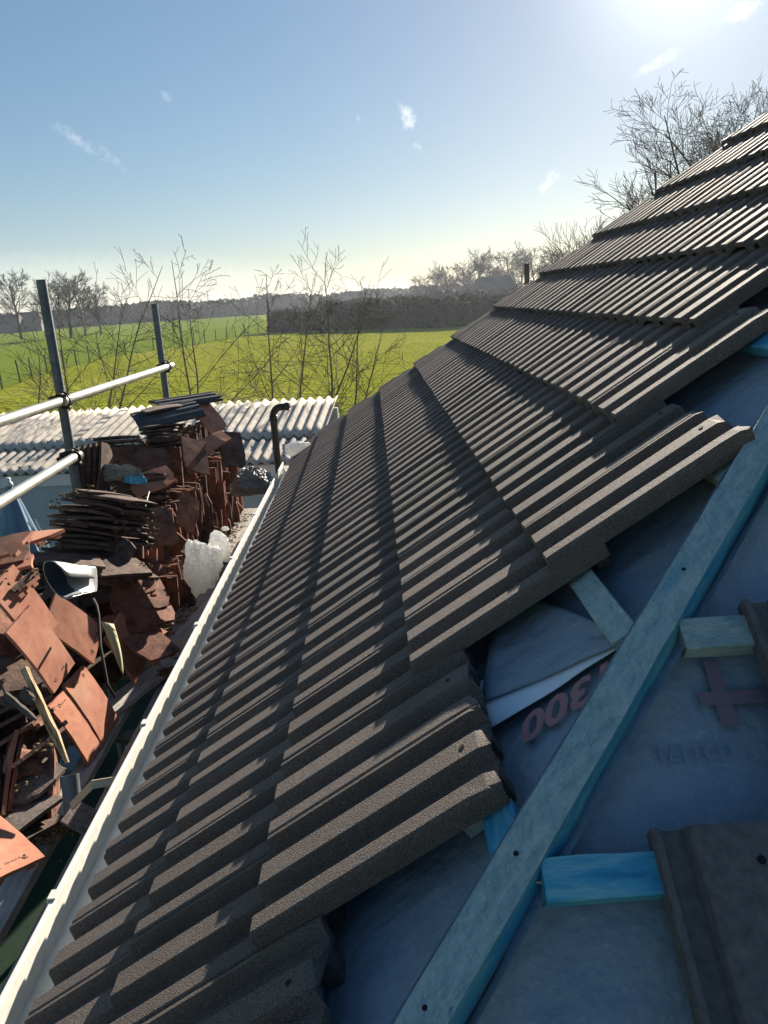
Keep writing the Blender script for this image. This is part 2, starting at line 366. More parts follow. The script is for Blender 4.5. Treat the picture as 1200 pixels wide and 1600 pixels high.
def plain_tile():
    pr = [(.1625, -.032), (.1625, -.006), (.1585, -.004), (.1545, -.005), (.1500, -.020), (.1270, -.020), (.1215, -.004), (.1180, -.002), (-.0300, -.002), (-.0345, -.006), (-.0345, -.033), (-.027, -.033), (-.026, -.014), (.112, -.014), (.122, -.032)]
    n = len(pr); vs = []; fs = []
    for l, dz in ((0, -.003), (.004, 0), (.19, .0005), (.375, 0), (TL, -.003)):
        vs += [(l, y, z_ + (dz if z_ > -.01 else 0)) for y, z_ in pr]
    for k in range(4):
        for i in range(n): a, b_ = k * n + i, k * n + (i + 1) % n; fs.append((a, b_, b_ + n, a + n))
    fs.append(tuple(reversed(range(n)))); fs.append(tuple(4 * n + i for i in range(n)))
    me = mesh(vs, fs, 'roof_tile'); me.materials.append(MT['concrete_smooth']); return me
TF = plain_tile()
TILT = math.asin(.0225 / G)
def tile_frame(base, L, W, Nn, jr=None):
    rng = jr or random
    m = frame(L, W, Nn, base)
    return m @ M.Rotation(TILT, 4, 'Y') @ M.Rotation(R(rng.gauss(0, .10)), 4, 'Z') @ M.Rotation(R(rng.gauss(0, .12)), 4, 'X')
def hole(parent, mw):
    b = MB(); b.tube([(.352, .079, -.006), (.352, .079, .0006)], .0042, 10)
    o = b.build('nail_hole', MT['hole']); o.parent = parent; return o
near_end = {1: -4, 2: -2, 3: 0, 4: 4, 5: 4, 6: 8, 7: 10, 8: 12, 9: 16, 10: 18, 11: 22, 12: 24, 13: 26, 14: 28}
far_v = V((1, 1, 0)).normalized()
for c in range(1, 15):
    s = .345 if c == 1 else c * G
    first = near_end[c]
    k = 0
    while True:
        y = (first + 2 * k) * P
        if y - .03 > HF - s * ca - .03: break
        end = y + .17 > HF - (s + TL) * ca - .02
        base = RP(s + random.gauss(0, .0012), y + random.gauss(0, .0007), random.gauss(0, .0007))
        mw = tile_frame(base, LM, WM, NM)
        if end:                        # cut on the rake along the far hip
            bm = bmesh.new(); bm.from_mesh(TM[0]); bm.transform(mw)
            bmesh.ops.bisect_plane(bm, geom=bm.verts[:] + bm.edges[:] + bm.faces[:], plane_co=(HF, 0, 0), plane_no=far_v, clear_outer=True)
            ed = [e_ for e_ in bm.edges if e_.is_boundary]
            if ed: bmesh.ops.holes_fill(bm, edges=ed, sides=0)
            if len(bm.faces) < 4: bm.free(); k += 1; continue
            bm.transform(mw.inverted())
            me = bpy.data.meshes.new('roof_tile'); bm.to_mesh(me); bm.free()
            if not me.materials: me.materials.append(MT['concrete'])
        else:
            me = TM[random.randrange(3)] if k else TR[c % 2]
            if c in (2, 3) and k < 2: me = TR[k]
        o = link('roof_tile', me)
        put(o, mw)
        if k < 2 and c in (2, 3, 4, 5, 6, 7): hole(o, mw)
        k += 1
# two tiles set out on the hip end
def HPx(px, py, h):
    r = ray(px, py); O = V((0, -HK, 0)); t = (h - NH.dot(CAM - O)) / NH.dot(r); return CAM + r * t
for px, py, l in ((1020, 1290, 1), (1163, 930, 2)):
    hd = HPx(px, py, -.034)
    mw = frame(LH, WH, NH, hd - LH * TL - WH * .1625 + NH * .006) @ M.Rotation(R(1.0), 4, 'Y')
    o = link('roof_tile', TF); put(o, mw)
    b = MB(); b.tube([(.345, .055, -.010), (.345, .055, -.0016)], .005, 10); h_ = b.build('nail_hole', MT['hole']); h_.parent = o
    tag(o, 'loose ribbed tile resting on the bright blue batten' if l == 1 else 'loose ribbed tile resting on the grey green batten')

# battens
def bar(p0, p1, wdir, nrm, wd, th, name, mt, end_jit=0, seg=6, rough=.0008):
    """sawn batten between two points on its top centre line"""
    p0, p1 = V(p0), V(p1); L = (p1 - p0); ln = L.length; L.normalize(); wdir = V(wdir).normalized(); nrm = V(nrm).normalized()
    vs = []; fs = []; seg = max(seg, int(ln / .05))
    for i in range(seg + 1):
        x = ln * i / seg
        for a, h in ((-.5, 0), (-.46, .5), (.46, .5), (.5, 0), (.5, -1), (-.5, -1)):
            j = V((random.uniform(-1, 1) * (end_jit if i in (0, seg) else 0), random.uniform(-rough, rough), random.uniform(-rough, rough)))
            vs.append((x + j.x, a * wd + j.y, (0 if h > -1 else -th) - (0.0012 if h == 0 else 0) + j.z))
    for i in range(seg):
        for k in range(6):
            a, b_ = i * 6 + k, i * 6 + (k + 1) % 6; fs.append((a, a + 6, b_ + 6, b_))
    fs.append(tuple(range(6))); fs.append(tuple(reversed(range(seg * 6, seg * 6 + 6))))
    o = link(name, mesh(vs, fs, name), mt)
    put(o, frame(L, wdir, nrm, p0)); return o
HB = -.067
def main_batten(s, y0, y1, mt='batten', lab=None):
    o = bar(RP(s, y0, HB), RP(s, y1, HB), -LM, NM, .045, .026, 'batten', MT[mt], .004)
    if lab: tag(o, lab)
    return o
for c in range(1, 15):
    s = (.345 if c == 1 else c * G) + (TL - .030 if c == 3 else TL - .064)
    y0 = s * ca - HK + .06
    if c == 1: y0 = -.42
    if c == 4: y0 = .135
    if c == 3:
        main_batten(s, -.105, -.02, 'batten_blue', 'bright blue stained batten stub'); s -= .034; y0 = .0
    main_batten(s, y0, HF - s * ca - .05, 'batten_blue' if c == 6 else 'batten')
def hip_batten(x0, x1, y, z_, mt, lab):
    o = bar((x0, y, z_), (x1, y, z_), LH, NH, .045, .026, 'batten', MT[mt], .003); tag(o, lab)
pa, pb = V((1.0676, -.1525, .6805)), V((1.305, .0825, .853))
bar(pa, pa + V((1.2, 0, 0)), LH, NH, .046, .026, 'batten', MT['batten_blue'], .003)['label'] = 'bright blue batten with a splintered end'
bar(pb, pb + V((1.2, 0, 0)), LH, NH, .046, .026, 'batten', MT['batten'], .003)['label'] = 'pale grey green batten'
# splinter on the blue batten end
b = MB(); q = pa + V((.002, .004, -.008)); b.tube([q, q + V((-.012, .001, .001))], [.0016, .0006], 5); hbuild(b, 'splinter', MT['wood_pale'])
# hip batten along the hip line
d_h = V((1, 1, ta)).normalized()
def hipt(x): return V((x, x - HK, x * ta - .0745))
wv = V((1, -1, 0)).normalized(); nv = d_h.cross(-wv); nv = nv if nv.z > 0 else -nv
hb = bar(hipt(.55), hipt(3.3), -wv, nv, .051, .032, 'hip_batten', MT['batten'], .002, rough=.0009)
mb_ = MT['batten'].copy(); mb_.name = 'sawn_batten'; t_ = mb_.node_tree; bmp = [n for n in t_.nodes if n.type == 'BUMP'][0]
wv_ = t_.nodes.new('ShaderNodeTexWave'); wv_.inputs['Scale'].default_value = 26; wv_.inputs['Distortion'].default_value = 7; wv_.inputs['Detail'].default_value = 3; wv_.inputs['Detail Scale'].default_value = 2
mpp = t_.nodes.new('ShaderNodeMapping'); mpp.inputs['Rotation'].default_value = (0, 0, R(52)); tcc = [n for n in t_.nodes if n.type == 'TEX_COORD'][0]
t_.links.new(tcc.outputs['Object'], mpp.inputs['Vector']); t_.links.new(mpp.outputs[0], wv_.inputs['Vector'])
b2 = t_.nodes.new('ShaderNodeBump'); b2.inputs['Strength'].default_value = .45; b2.inputs['Distance'].default_value = .002
t_.links.new(wv_.outputs['Fac'], b2.inputs['Height']); t_.links.new(bmp.outputs[0], b2.inputs['Normal']); t_.links.new(b2.outputs[0], t_.nodes['Principled BSDF'].inputs['Normal'])
hb.data.materials[0] = mb_
hb.data.materials.append(MT['batten_side'])
for i_, p_ in enumerate(hb.data.polygons):
    if len(p_.vertices) == 4 and i_ % 6 == 5: p_.material_index = 1
hb['label'] = 'long teal stained batten running up the hip'
nails = MB()
for x in (.93, 1.045, 1.34, 1.62):
    q = hipt(x) + nv * .001 - wv * .004
    nails.tube([q - nv * .004, q], .0032, 8)
hbuild(nails, 'nail_hole', MT['hole'])

# loose membrane laps tucked under the tiles
def patch(pts, name, mt, n=14, h=.0, curl=0, lab=None, thick=.0008):
    """bilinear patch on the main slope: pts = 4 (s, y, h) corners"""
    mb = MB(); A, B, C_, D = [V(p_) for p_ in pts]
    for i in range(n + 1):
        for j in range(n + 1):
            u, v = i / n, j / n
            p_ = (A * (1 - u) + B * u) * (1 - v) + (D * (1 - u) + C_ * u) * v
            hh = p_[2] + .003 * noise.noise(V((u * 3, v * 3, h * 50))) + curl * max(0, 1 - u * 5) ** 2
            mb.v.append(tuple(RP(p_[0], p_[1], hh)))
    for i in range(n):
        for j in range(n):
            k = i * (n + 1) + j; mb.f.append((k, k + 1, k + n + 2, k + n + 1))
    o = hbuild(mb, name, mt, True)
    so_ = o.modifiers.new('s', 'SOLIDIFY'); so_.thickness = thick
    if lab: o['label'] = lab
    return o
def SY(px, py, h):
    r = ray(px, py); t = (h - NM.dot(CAM)) / NM.dot(r); p_ = CAM + r * t; return (p_.x * ca + p_.z * sa, p_.y, h)
patch([SY(755, 1100, -.083), SY(968, 1006, -.083), (1.49, .19, -.086), (1.36, .62, -.086)], 'underlay_lap', MT['membrane'], lab='dark flap of underlay lapping over the sheet below', curl=.006)
patch([SY(766, 1142, -.087), SY(973, 1008, -.089), SY(985, 960, -.091), SY(730, 1075, -.091)], 'underlay_lap', MT['membrane_pale'], lab='pale underside of an underlay flap', curl=.004)

# print on the membrane
def text_mesh(body, size, shear=0, bold=0):
    cu = bpy.data.curves.new('t', 'FONT'); cu.body = body; cu.size = size; cu.shear = shear; cu.offset = bold; cu.resolution_u = 3
    o = bpy.data.objects.new('t', cu); COL.objects.link(o); bpy.context.view_layer.update()
    me = bpy.data.meshes.new_from_object(o.evaluated_get(bpy.context.evaluated_depsgraph_get()))
    bpy.data.objects.remove(o); return me
def put_text(me, name, mt, org, x, n, par=house):
    y = V(n).cross(V(x)).normalized()
    o = link(name, me, mt); put(o, frame(V(x).normalized(), y, V(n), org))
    return o
# numerals upside down near the flap
a3, b3 = V(RP(*SY(948, 1060, HU + .006))), V(RP(*SY(812, 1150, HU + .006)))
me = text_mesh('1300', .082, .25, .0026)
put_text(me, 'print', MT['print_red'], V(RP(*SY(962, 1026, HU + .006))), (b3 - a3), NM)
# big cross and faint figures on the hip end
def HPx(px, py, h):
    r = ray(px, py); O = V((0, -HK, 0)); t = (h - NH.dot(CAM - O)) / NH.dot(r); return CAM + r * t
hc = HU + .005
for quad in ([(1098, 1032), (1118, 1032), (1158, 1134), (1128, 1134)], [(1090, 1082), (1200, 1076), (1200, 1098), (1096, 1102)], [(1034, 1040), (1040, 1062), (1018, 1066), (1016, 1054)], [(1148, 820), (1175, 818), (1176, 823), (1148, 826)]):
    vs = [HPx(x, y, hc) for x, y in quad]; b = MB(); b.add(vs, [(3, 2, 1, 0)])
    hc += .0006; hbuild(b, 'print', MT['print_maroon'])
me = text_mesh('1121171', .03, 0, .0008)
put_text(me, 'print', MT['print_dark'], HPx(1150, 1158, HU + .005), HPx(965, 1170, HU + .005) - HPx(1150, 1158, HU + .005), NH)

# gutter (square section, open to the top) with brackets
gx0, gx1, gzt, gzb = .179, .292, .142, .066
y0, y1 = -1.05, 5.05
prof = [(gx0 - .002, gzt - .010), (gx0 - .002, gzt), (gx0 + .004, gzt), (gx0 + .007, gzt - .004), (gx0 + .003, gzt - .006), (gx0 + .010, gzb + .003), (gx1 - .002, gzb + .003), (gx1 - .002, gzt + .006), (gx1, gzt + .006), (gx1, gzb), (gx0 + .007, gzb), (gx0, gzt - .010)]
vs = []; fs = []; ns = 40
for i in range(ns + 1):
    y = y0 + (y1 - y0) * i / ns
    for x, z_ in prof:
        vs.append((x + .0025 * noise.noise(V((y * .9, 2, 0))), y, z_ + .003 * noise.noise(V((y * .8, 7, 0)))))
n = len(prof)
for i in range(ns):
    for k in range(n):
        a, b_ = i * n + k, i * n + (k + 1) % n; fs.append((a, a + n, b_ + n, b_))
fs.append(tuple(range(n))); fs.append(tuple(reversed(range(ns * n, ns * n + n))))
gut = link('gutter', mesh(vs, fs, 'gutter'), MT['pvc']); put(gut, M.Identity(4))
GI = M.Identity(4)
for y in (-.25, .52, 1.22, 1.95, 2.75, 3.55, 4.35):
    b = MB()
    b.box((gx0 - .009, y, gzt - .020), (.004, .028, .040)); b.box((gx0 - .001, y, gzt + .0025), (.018, .028, .004)); b.box((gx0 - .012, y, gzt - .012), (.006, .014, .012))
    o = b.build('gutter_bracket', MT['pvc'], None, False, .001); o.parent = gut

# ------------------------------------------------------------------ scaffold
deck = -.28
sc = empty('scaffold', (-.74, 3.2, GZ)); SCI = M.Translation(-V((-.74, 3.2, GZ)))
tag(sc, 'galvanised tube scaffold with two standards and two guard rails along the pile', 'scaffold')
def sput(o): o.parent = sc; o.matrix_parent_inverse = SCI; return o
rz1 = .893
R1 = [atz(-60, 678, rz1), atz(268, 571, rz1)]; R1[0] = R1[0] + (R1[0] - R1[1]) * .35
p1p = at(101, 627, 4.06) + V((-.02, .06, 0)); p2p = at(256, 580, 6.0) + V((-.02, .05, 0))
rz2 = .60
R2 = [atz(-60, 822, rz2), atz(117, 714, rz2)]; R2[0] = R2[0] + (R2[0] - R2[1]) * .3
def hollow(p0, p1_, name, mt):
    b = MB(); b.pipe(p0, p1_, .0242, .0205, 24); o = b.build(name, mt, None, True); 
    m_ = o.modifiers.new('e', 'EDGE_SPLIT'); m_.split_angle = R(40); return sput(o)
hollow(R1[0], R1[1], 'guard_rail', MT['galv'])
hollow(R2[0], R2[1], 'guard_rail', MT['galv'])
for px, (tx, ty), lab in ((p1p, (64, 437), 1), (p2p, (241, 475), 2)):
    # top height from the pixel ray at the same horizontal distance
    r = ray(tx, ty); t = (px.y - CAM.y) / r.y; top = CAM + r * t
    hollow((px.x, px.y, GZ), (top.x, px.y, top.z), 'standard', MT['galv_dark'])
def coupler(p, d1):
    b = MB(); d1 = V(d1).normalized(); a = V((0, 0, 1)); s = a.cross(d1).normalized()
    b.pipe(p - d1 * .022, p + d1 * .022, .033, .0245, 16)
    q = p + s * .052
    b.pipe(q - a * .024, q + a * .024, .033, .0245, 16)
    b.box((p + s * .026) + V((0, 0, .03)), (.03, .05, .016)); 
    b.tube([p + V((0, 0, .028)) - s * .02, p + V((0, 0, .05)) + s * .015], .006, 8)
    b.tube([q + V((-.04, .02, 0)), q + V((.02, .045, .0))], .007, 8); b.box(q + V((-.036, 0, -.012)), (.018, .04, .026)); b.box(p + V((0, 0, -.036)), (.04, .03, .014))
    o = b.build('coupler', MT['coupler']); o.modifiers.new('b', 'BEVEL').width = .002; return sput(o)
rd = R1[1] - R1[0]
def on_rail(px, py, zz): return atz(px, py, zz)
coupler(on_rail(103, 626, rz1), rd); coupler(on_rail(262, 573, rz1), rd); coupler(on_rail(116, 715, rz2) + V((0, .03, -.0)), rd)
# deck transoms under the boards
for y in (.6, 2.0, 3.4, 4.8, 6.2):
    o = hollow((-1.5, y, deck - .066), (.30, y, deck - .066), 'transom', MT['galv_dark'])
hollow((-.55, -1, deck - .116), (-.55, 7.5, deck - .116), 'ledger', MT['galv_dark'])
# boards on the scaffold
BG = 'boards laid along the scaffold'
def board(x, y, ln, wd, z_, rot, lab, mt='board', th=.036):
    me = MB(); seg = 8
    for i in range(seg + 1):
        yy = -ln / 2 + ln * i / seg
        for xx, zz in ((-wd / 2, -th), (wd / 2, -th), (wd / 2, 0), (-wd / 2, 0)):
            me.v.append((xx + random.uniform(-.002, .002), yy, zz + random.uniform(-.0015, .0015)))
    for i in range(seg):
        for k in range(4):
            a, b_ = i * 4 + k, i * 4 + (k + 1) % 4; me.f.append((a, b_, b_ + 4, a + 4))
    me.f.append((3, 2, 1, 0)); me.f.append((seg * 4, seg * 4 + 1, seg * 4 + 2, seg * 4 + 3))
    o = me.build('scaffold_board', MT[mt], None, False, .003); o.location = (x, y, z_); o.rotation_euler = rot
    tag(o, lab, 'board', BG); return o
board(-.012, 1.75, 3.9, .20, deck, (0, 0, R(.6)), 'grey weathered board lying nearest to the white gutter')
board(.03, 5.4, 3.2, .22, deck, (0, 0, R(-1)), 'grey board at the far end of the gutter walkway')
board(-.225, 1.15, 2.3, .08, deck + .002, (0, 0, R(.5)), 'narrow grey board beside the stamped red tiles')
board(-.20, 3.9, 2.9, .19, deck, (0, 0, R(-1.5)), 'grey board under the white plastic bag')
for i, x in enumerate((-.48, -.71, -.94)):
    board(x, 3.0, 7.2, .222, deck, (0, 0, R(.3 * i)), ['scaffold board under the front of the tile pile', 'scaffold board under the middle of the tile pile', 'scaffold board along the outer edge of the scaffold'][i])
board(-.13, 2.55, .42, .15, deck + .05, (R(4), R(6), R(-62)), 'short pale board end lying across the walkway', 'wood_pale', .02)
board(-.20, 2.22, .55, .12, deck + .035, (R(2), R(-3), R(-24)), 'short dusty board offcut beside the mossy rubble', 'board', .025)
board(-.08, 2.9, .5, .09, deck + .045, (R(5), R(3), R(-15)), 'dark offcut leaning towards the gutter', 'board', .025)

# ------------------------------------------------------------------ reclaimed clay tiles
CW, CL, CT = .165, .265, .0125
def clay_mesh(seed, chip=0.0, camber=.006, nx=4, ny=6, wob=.0012):
    rn = random.Random(seed); vs = []; fs = []
    cut = [0 if rn.random() > chip else rn.uniform(.01, .035) for _ in range(4)]
    for lay in (0, 1):
        for j in range(ny + 1):
            for i in range(nx + 1):
                u, v = i / nx * 2 - 1, j / ny * 2 - 1
                x, y = u * CW / 2, v * CL / 2
                for k, (a, b_) in enumerate(((-1, -1), (1, -1), (1, 1), (-1, 1))):
                    if cut[k] and i == (0 if a < 0 else nx) and j == (0 if b_ < 0 else ny): x -= a * cut[k]; y -= b_ * cut[k] * 1.2
                if i in (0, nx): x += rn.uniform(-wob, wob)
                if j in (0, ny): y += rn.uniform(-wob, wob)
                z_ = camber * (1 - v * v) + (CT if lay else 0) - CT / 2 + rn.uniform(-.0004, .0004)
                vs.append((x, y, z_))
    w_ = nx + 1; L = w_ * (ny + 1)
    for j in range(ny):
        for i in range(nx):
            a = j * w_ + i; fs.append((a, a + w_, a + w_ + 1, a + 1)); a += L; fs.append((a, a + 1, a + w_ + 1, a + w_))
    rim = [(i, 0) for i in range(nx)] + [(nx, j) for j in range(ny)] + [(i, ny) for i in range(nx, 0, -1)] + [(0, j) for j in range(ny, 0, -1)]
    idx = [j * w_ + i for i, j in rim]
    for k in range(len(idx)):
        a, b_ = idx[k], idx[(k + 1) % len(idx)]; fs.append((a, b_, b_ + L, a + L))
    mb = MB(); mb.add(vs, fs)
    for x in (-.045, .045): mb.box((x, CL / 2 - .010, -CT / 2 - .006), (.028, .016, .014))
    return mb.me('clay_tile')
CM = [clay_mesh(i, .28, random.uniform(.002, .008), 2, 3) for i in range(10)]
CH = [clay_mesh(50 + i, .05, .008, 5, 8) for i in range(3)]
for i, m_ in enumerate(CM): m_.materials.append(MT['clay'])
for m_ in CH: m_.materials.append(MT['clay_red'])
CD = [m_.copy() for m_ in CM]
for m_ in CD: m_.materials.clear(); m_.materials.append(MT['clay_dark'])
CG = [m_.copy() for m_ in CM]
for m_ in CG: m_.materials.clear(); m_.materials.append(MT['clay_stone'])
CR = [m_.copy() for m_ in CM]
for m_ in CR: m_.materials.clear(); m_.materials.append(MT['clay_red'])
moss_spots = []
count = [0]
def clay(pos, ydir, nrm, lab, grp=None, ms=None, roll=0):
    me = random.choice(ms or CM)
    o = link('clay_tile', me); o.matrix_world = basis(ydir, nrm, pos) @ M.Rotation(roll, 4, 'Z')
    tag(o, lab, 'roof tile', grp); count[0] += 1; return o
def upright(y0, y1, x, z0, step, lean, lab, xr=.012, dark=.25, tall=True, yaw=0, zr=.01):
    """a row of tiles standing on edge, faces along the row, slumping in clusters"""
    y = y0; ln, yw, xo, run = lean, yaw, 0, 0
    while y < y1:
        if run <= 0:
            run = random.randint(3, 9); ln = lean + random.uniform(-.26, .22); yw = yaw + random.uniform(-.28, .28); xo = random.gauss(0, xr); y += random.choice((0, 0, .012, .03))
        run -= 1
        a = ln + random.gauss(0, .05); b_ = yw + random.gauss(0, .07)
        up = V((random.gauss(0, .05), math.sin(a), math.cos(a)))
        nr = V((math.sin(b_), math.cos(a), -math.sin(a)))
        tl = tall and random.random() > .12
        hh = CL / 2 if tl else CW / 2
        pos = V((x + xo + random.gauss(0, xr * .7), y, z0 + random.gauss(0, zr))) + up * hh
        ydir = up if tl else up.cross(nr)
        o = clay(pos, ydir, nr, lab, lab, (CD if random.random() < dark else CM), random.gauss(0, .05))
        if random.random() < .35: moss_spots.append((pos + up * hh * .95 + V((.05, 0, 0)), .010))
        y += step * random.uniform(.65, 1.4)
def flat(p, n, ydir, lab, slope=V((0, 0, 1)), step=.0195, ms=None, jit=.014, spread=.06, moss=.6, grp=None):
    """a stack of tiles lying flat; p = centre of the lowest"""
    p = V(p)
    for k in range(n):
        nr = V(slope) + V((random.gauss(0, .03), random.gauss(0, .03), 0))
        yd = V(ydir) + V((random.gauss(0, spread), random.gauss(0, spread), 0))
        q = p + V(slope).normalized() * step * k + V((random.gauss(0, jit), random.gauss(0, jit), 0))
        clay(q, yd, nr, lab, lab, ms or CD)
        if random.random() < moss:
            yv = V(yd).normalized(); moss_spots.append((q + yv * (CL / 2 - .01) * random.choice((-1, 1)) + V((random.uniform(-.05, .07), random.uniform(-.05, .05), .01)), .014))
# lower and upper walls of upright tiles facing the gutter
upright(3.05, 5.45, -.30, deck, .0285, .10, 'reclaimed clay tile standing on edge in the lowest row beyond the white bag', xr=.012)
upright(3.35, 5.40, -.335, deck + .255, .030, .16, 'reclaimed clay tile standing on edge in the second row beyond the white bag', xr=.016)
upright(4.0, 5.3, -.42, deck + .50, .042, .14, 'reclaimed clay tile standing on edge high up near the black flue pipe', xr=.02, dark=.6)
upright(2.35, 3.05, -.36, deck, .029, .40, 'reclaimed clay tile leaning in the low mossy row beside the white bag', xr=.02)
upright(2.55, 3.4, -.40, deck + .23, .031, .34, 'reclaimed clay tile leaning in the upper row above the mossy rubble', xr=.02)
def seen(c, a, b_, d, lab, ms=None, sc_=1.0, grp=None):
    """a tile from its centre, half length and half width as they show in the photo, at depth d"""
    lat = lambda v: (RT * v[0] - UPV * v[1]) * (d / FX)
    r = ray(*c).normalized(); best = None
    A, B = lat(a), lat(b_); hl, hw = CL / 2 * sc_, CW / 2 * sc_
    da = math.sqrt(max(0, hl * hl - A.length_squared)); db = math.sqrt(max(0, hw * hw - B.length_squared))
    for sa in (1, -1):
        for sb in (1, -1):
            y = (A + r * da * sa).normalized(); x = (B + r * db * sb).normalized(); n_ = x.cross(y)
            if n_.dot(r) > 0: n_ = -n_
            cost = abs(x.dot(y)) - .25 * n_.z
            if best is None or cost < best[0]: best = (cost, y, n_)
    o = clay(at(*c, d), best[1], best[2], lab, grp, ms or CM)
    if sc_ != 1: o.scale = (sc_, sc_, 1)
    return o
for c, a, b_, d, sc_, ms, lab in (
    ((174, 713), (34, 2), (1, 17), 4.62, 1, CM, 'broad dark red tile under the flat stack beside the black edge-on tiles'),
    ((224, 716), (33, 3), (3, 17), 4.66, 1, CM, 'broad dark red tile on its long edge below the crumbling stack'),
    ((247, 822), (9, 30), (-22, 3), 4.25, 1, CM, 'square faced dark red tile behind the thin rod'),
    ((293, 800), (-6, 26), (13, 5), 4.45, .82, CM, 'brick red tile leaning out of the middle of the tile wall'),
    ((305, 712), (3, 27), (-15, 2), 4.9, 1, CM, 'dark red tile face high in the wall under the mossy debris'),
    ((362, 702), (6, 28), (-17, 0), 5.2, 1, CD, 'sooty tile standing at the far top corner of the wall'),
    ((335, 690), (18, -10), (6, 9), 5.05, .8, CR, 'broken orange tile in the debris at the top of the wall'),
    ((206, 948), (24, 40), (-25, 4), 3.45, .95, CM, 'big shadowed tile with a sunlit edge in front of the rubble'),
    ((226, 893), (24, 3), (-4, 15), 3.7, .8, CM, 'dull red broken tile lying above the big shadowed tile'),
    ((214, 905), (14, 24), (-16, 6), 3.6, .9, CM, 'red tile propped behind the big shadowed tile'),
    ((236, 925), (12, 26), (-14, 5), 3.65, .9, CM, 'mossy red tile leaning at the inner end of the rubble'),
    ((248, 950), (10, 22), (-10, 6), 3.6, .8, CM, 'small mossy tile at the foot of the rubble'),
    ((186, 876), (-18, 28), (13, 8), 3.5, .72, CD, 'mossy sooty slab tilted over the shadowed tile')):
    seen(c, a, b_, d, lab, ms, sc_)
# flat stacks on the upper part of the pile
flat(at(225, 785, 4.55), 9, (.90, .35, -.06), 'reclaimed clay tile in the flat stack under the blue batten offcut', (.06, .25, 1), .019)
flat(at(192, 708, 4.75), 6, (.95, .25, -.03), 'sooty clay tile in the flat stack above the clear plastic', (-.04, .2, 1), .018)
flat(at(248, 700, 5.0), 8, (.55, .8, -.1), 'sooty clay tile in the crumbling stack below the ribbed tiles', (.08, .22, 1), .019)
flat(at(262, 652, 5.2), 4, (.8, .55, .03), 'reclaimed clay tile in the topmost flat layer of the pile', (.02, -.05, 1), .02)
for k in range(5):   # the dark end-on tiles behind the coupler
    clay(at(128 + 9 * k, 738 - k * 2, 4.35 + .02 * k), (.12, .30, .95), (.97, -.1, -.1), 'black tile on edge beside the lower rail end', 'black tiles on edge by the lower rail', CD)
# slanting flat stack next to the parasol
flat(at(118, 880, 3.5), 17, (.80, .50, -.30), 'mossy clay tile in the slanting stack beside the blue parasol', (.30, .36, .88), .0180, moss=1.0, jit=.028, spread=.10)
flat(at(174, 850, 3.7), 12, (.70, .60, -.28), 'mossy clay tile in the small stack behind the slanting stack', (.30, .30, .90), .0185, moss=1.3, jit=.022, spread=.12)
flat(at(160, 790, 3.95), 4, (.85, .4, -.30), 'curved clay tile in the fanned layer above the slanting stack', (.3, .30, .9), .019, moss=.7, spread=.08)
flat(at(180, 900, 3.42), 3, (.6, .75, -.25), 'dark tile lying in front of the slanting stack', (.35, .12, .9), .02, moss=1)
flat(at(100, 893, 3.3), 3, (.85, .35, -.25), 'pale edged tile slipping from under the slanting stack', (.25, .1, .95), .022, moss=.5)
# near stack at the left edge, jumble beside the pipe
for c, a, b_, d, sc_, ms, lab in (
    ((-14, 862), (54, -14), (-10, 15), 2.85, 1, CR, 'topmost red tile of the near stack at the picture edge'),
    ((-16, 874), (54, -10), (-10, 15), 2.84, 1, CM, 'second red tile of the near stack at the picture edge'),
    ((-10, 888), (54, -14), (-10, 13), 2.83, 1, CR, 'third red tile of the near stack with a sunlit end'),
    ((-12, 900), (54, -8), (-12, 12), 2.83, 1, CD, 'dark tile under the three red ones of the near stack'),
    ((36, 844), (48, -6), (-10, 7), 3.05, 1, CR, 'thin red tile poking out above the near stack'),
    ((0, 918), (50, -16), (-10, 12), 2.8, 1, CD, 'sooty tile with a mossy end in the near stack'),
    ((8, 932), (40, -18), (-10, 10), 2.78, .85, CR, 'pale edged broken tile low in the near stack'),
    ((-2, 976), (8, 44), (-28, -8), 2.7, 1, CM, 'dark red tile face standing below the near stack'),
    ((-12, 1015), (40, 20), (-16, 18), 2.7, 1, CD, 'sooty tile in the deep shade below the near stack'),
    ((26, 1035), (20, 42), (-20, 12), 2.75, 1, CD, 'black tile in the gap beside the moss topped red tile'),
    ((18, 1075), (40, 14), (-12, 16), 2.75, 1, CD, 'black tile under the split lath end'),
    ((2, 1110), (46, -22), (-12, 8), 2.66, 1, CD, 'uppermost sooty tile of the jumble at the picture edge'),
    ((14, 1126), (44, -24), (-10, 8), 2.64, 1, CD, 'second sooty tile of the jumble with a mossy rim'),
    ((18, 1152), (56, -36), (-10, 8), 2.6, 1, CM, 'long grey tile with a sunlit edge sloping across the jumble'),
    ((8, 1218), (-9, 54), (-6, -2), 2.5, 1, CR, 'red tile seen edge on standing at the picture edge'),
    ((17, 1216), (-9, 52), (-6, -2), 2.52, 1, CM, 'red brown tile edge on beside the first upright one'),
    ((34, 1188), (10, 20), (-10, 8), 2.55, .6, CM, 'pointed broken tile behind the upright edges'),
    ((56, 1174), (34, -26), (-6, 9), 2.6, .9, CD, 'dark mossy tile behind the broken grey one'),
    ((52, 1224), (27, -24), (14, 16), 2.5, .75, CG, 'broken grey tile in front of the grey pipe'),
    ((82, 1232), (3, -44), (5, 2), 2.55, .85, CM, 'thin red tile edge on beside the grey pipe'),
    ((34, 1272), (30, -22), (12, 14), 2.4, .8, CG, 'speckled grey tile lowest in the jumble'),
    ((44, 1290), (28, -14), (6, 14), 2.42, .8, CD, 'dark tile under the speckled grey one'),
    ((-8, 1265), (12, -40), (14, 8), 2.38, .9, CD, 'sooty tile in the corner of the jumble above the red stamped one')):
    seen(c, a, b_, d, lab, ms, sc_)
